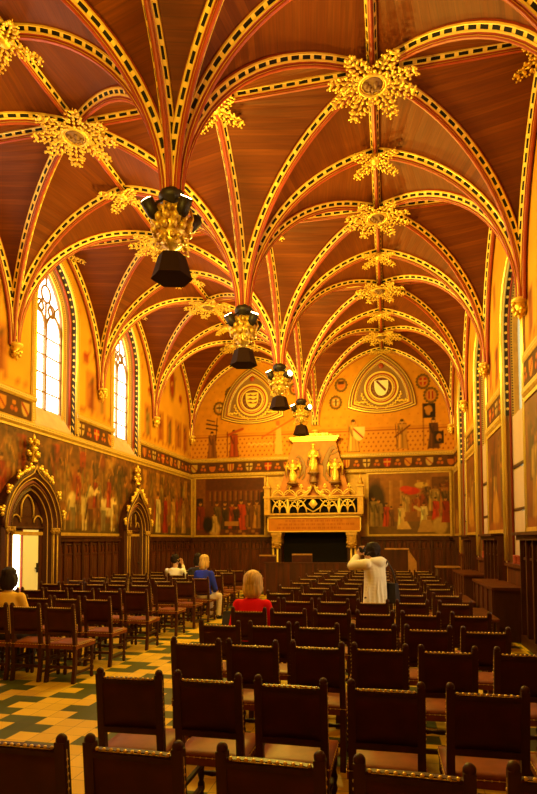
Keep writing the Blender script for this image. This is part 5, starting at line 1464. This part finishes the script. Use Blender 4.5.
def standing():
    x, y = -.20, 8.03
    t = thing('person', 'person standing in a cream hooded jacket with raised arms holding a camera', 'person', (x, y, 0), math.radians(50))
    z0 = .0; H = 1.66
    hc = Vector((0, .05, 1.545)); hp, P, R = head_prims(hc, .25, .12, 1.0)
    body = [E_((0, 0, .93), (.165, .12, .12)), E_((0, .0, 1.08), (.14, .105, .14)), E_((0, -.01, 1.25), (.165, .118, .16)), E_((0, -.01, 1.37), (.17, .085, .07))] + hp
    body += limb_prims([(0, 0, 1.38), (0, .03, 1.49)], [.058, .054], 'neck')
    jk = chain(E_((0, 0, .84), (.19, .15, .07)), E_((0, 0, 1.02), (.172, .138, .12)), E_((0, -.01, 1.20), (.172, .138, .14)), E_((0, -.01, 1.36), (.198, .115, .085)))
    jk += chain(E_((-.10, -.06, 1.42), (.05, .06, .05)), E_((0, -.115, 1.41), (.09, .055, .075)), E_((.10, -.06, 1.42), (.05, .06, .05)))
    for k in range(9):           # loose folds
        a = -PI / 2 + (k - 4) * .42; q = random.Random(k)
        x0, y0 = .178 * math.cos(a), .140 * math.sin(a)
        jk += limb_prims([(x0, y0, .80), (x0 * .93 + q.uniform(-.03, .03), y0 * .98, 1.0), (x0 * .85 + q.uniform(-.04, .04), y0 * .95, 1.22)], [.022, .017, .008], 'fold')
    tr = [E_((0, 0, .92), (.175, .13, .11))]
    for sx in (-1, 1):
        sh = Vector((sx * .175, -.01, 1.38)); el = Vector((sx * .25, .20, 1.35 if sx < 0 else 1.30)); wr = Vector((sx * .085, .235, 1.50))
        body += limb_prims([sh, el, wr], [.052, .043, .029], 'arm'); jk += limb_prims([sh, el, wr + (el - wr) * .22], [.076, .066, .05], 'arm')
        hand(body, wr, (-sx * .35, .02, .55), (0, -.6, .2) if sx < 0 else (0, -.6, .2), sx)
        hp_ = Vector((sx * .09, 0, .90)); kn = Vector((sx * .10, .02, .48)); an = Vector((sx * .11, -.02, .09))
        body += limb_prims([hp_, kn, an], [.082, .056, .038], 'leg'); tr += limb_prims([hp_, kn, an], [.094, .070, .056], 'leg')
        body += limb_prims([an - Vector((0, .02, .03)), an + Vector((0, .13, -.055))], [.034, .028], 'foot')
        mb = MB(); mb.tube([(sx*.11, -.07, .045), (sx*.11, .02, .042), (sx*.11, .15, .032)], [.042, .044, .034], 10); mb.build('shoe', M['iron'], t)
    remesh('body', body, SK, t, .0085, 4); add_face(P, R, t)
    j = remesh('jacket', jk, T_CREAM, t, .012, 5)
    remesh('trousers', tr, T_DARK, t, .016, 4)
    hair_cap(P, R, 1.0, H_DARK, t, .0, 1.14)
    a = math.radians(50); q = Matrix.Rotation(a, 3, 'Z') @ Vector((0, .235, 1.57))
    c_ = thing('camera', 'small dark camera held up to the face of the standing person', 'camera', (x + q.x, y + q.y, q.z - .035), a)
    mb = MB(); mb.box(-.06, .06, -.02, .02, 0, .075); mb.build('camera_body', M['iron'], c_)
    mb = MB(); mb.lathe([(.028, .02), (.03, .06), (.026, .065)], (0, 0, .035), 12, 0, 'y'); mb.build('lens', M['black'], c_)
    q = Matrix.Rotation(a, 3, 'Z') @ Vector((.23, -.10, 0))
    b = thing('shoulder_bag', 'black shoulder bag hanging behind the standing person in the cream jacket', 'bag', (x + q.x, y + q.y, .82), a)
    mb = MB(); mb.hexa([(-.05, -.13, 0), (.05, -.13, 0), (.05, .13, 0), (-.05, .13, 0)], [(-.035, -.11, .28), (.035, -.11, .28), (.035, .11, .28), (-.035, .11, .28)]); mb.build('bag_body', T_DARK, b)
    mb = MB(); mb.tube([(0, -.1, .27), (-.03, -.07, .45), (-.07, .0, .60), (-.04, .07, .45), (0, .1, .27)], .012, 6); mb.build('strap', T_DARK, b)
standing()
b = thing('handbag', 'black bag on the aisle floor beside the person in the blue top', 'bag', (-3.15, 10.9, 0))
mb = MB(); mb.hexa([(-.16, -.1, 0), (.16, -.1, 0), (.16, .1, 0), (-.16, .1, 0)], [(-.13, -.06, .28), (.13, -.06, .28), (.13, .06, .28), (-.13, .06, .28)]); mb.build('bag_body', T_DARK, b)
mb = MB(); mb.tube([(-.09, 0, .27), (-.07, 0, .40), (.07, 0, .40), (.09, 0, .27)], .012, 6); mb.build('handle', T_DARK, b)
pp = thing('leaflet', 'crumpled yellow leaflet on the chair seat right of the red sweater', 'leaflet', (-1.06, 6.3, .485))
mb = MB()
for k in range(3): mb.hexa([(-.08 + .02*k, -.06, .02*k), (.07, -.05 + .02*k, .02*k), (.06, .07, .02*k), (-.07, .06, .02*k)], [(-.08 + .02*k, -.06, .02*k + .012), (.07, -.05 + .02*k, .02*k + .03), (.06, .07, .02*k + .012), (-.07, .06, .02*k + .03)])
mb.build('paper', T_YEL, pp)

# ------------------------------------------------------------------ light
LCOL = (1.0, .66, .07)
def lamp(p, d, energy, cone, name, size=.06):
    l = bpy.data.lights.new(name, 'SPOT'); l.energy = energy; l.color = LCOL; l.spot_size = cone; l.spot_blend = .2; l.shadow_soft_size = size
    o = bpy.data.objects.new(name, l); COL.objects.link(o); o.location = p
    o.rotation_euler = Vector(d).to_track_quat('-Z', 'Y').to_euler()
SPOT_W = 360
for p, d in LIGHTS:
    lamp(p, d, SPOT_W * (.35 if p.y < 4 else (.7 if p.y < 7 else 1)), math.radians(178), 'chandelier_spotlight')
w = bpy.data.worlds.new('daylight'); sc.world = w; w.use_nodes = True
bg = w.node_tree.nodes['Background']; bg.inputs[0].default_value = (1, .86, .62, 1); bg.inputs[1].default_value = 9.0
sc.view_settings.view_transform = 'Standard'; sc.view_settings.look = 'None'; sc.view_settings.gamma = 1; sc.view_settings.use_curve_mapping = False
sc.view_settings.exposure = 0.25
sc.cycles.max_bounces = 6; sc.cycles.diffuse_bounces = 3; sc.cycles.glossy_bounces = 3; sc.cycles.transmission_bounces = 4; sc.cycles.transparent_max_bounces = 6
sc.cycles.caustics_reflective = False; sc.cycles.caustics_refractive = False
sc.cycles.sample_clamp_indirect = 4.0
sc.cycles.use_denoising = True
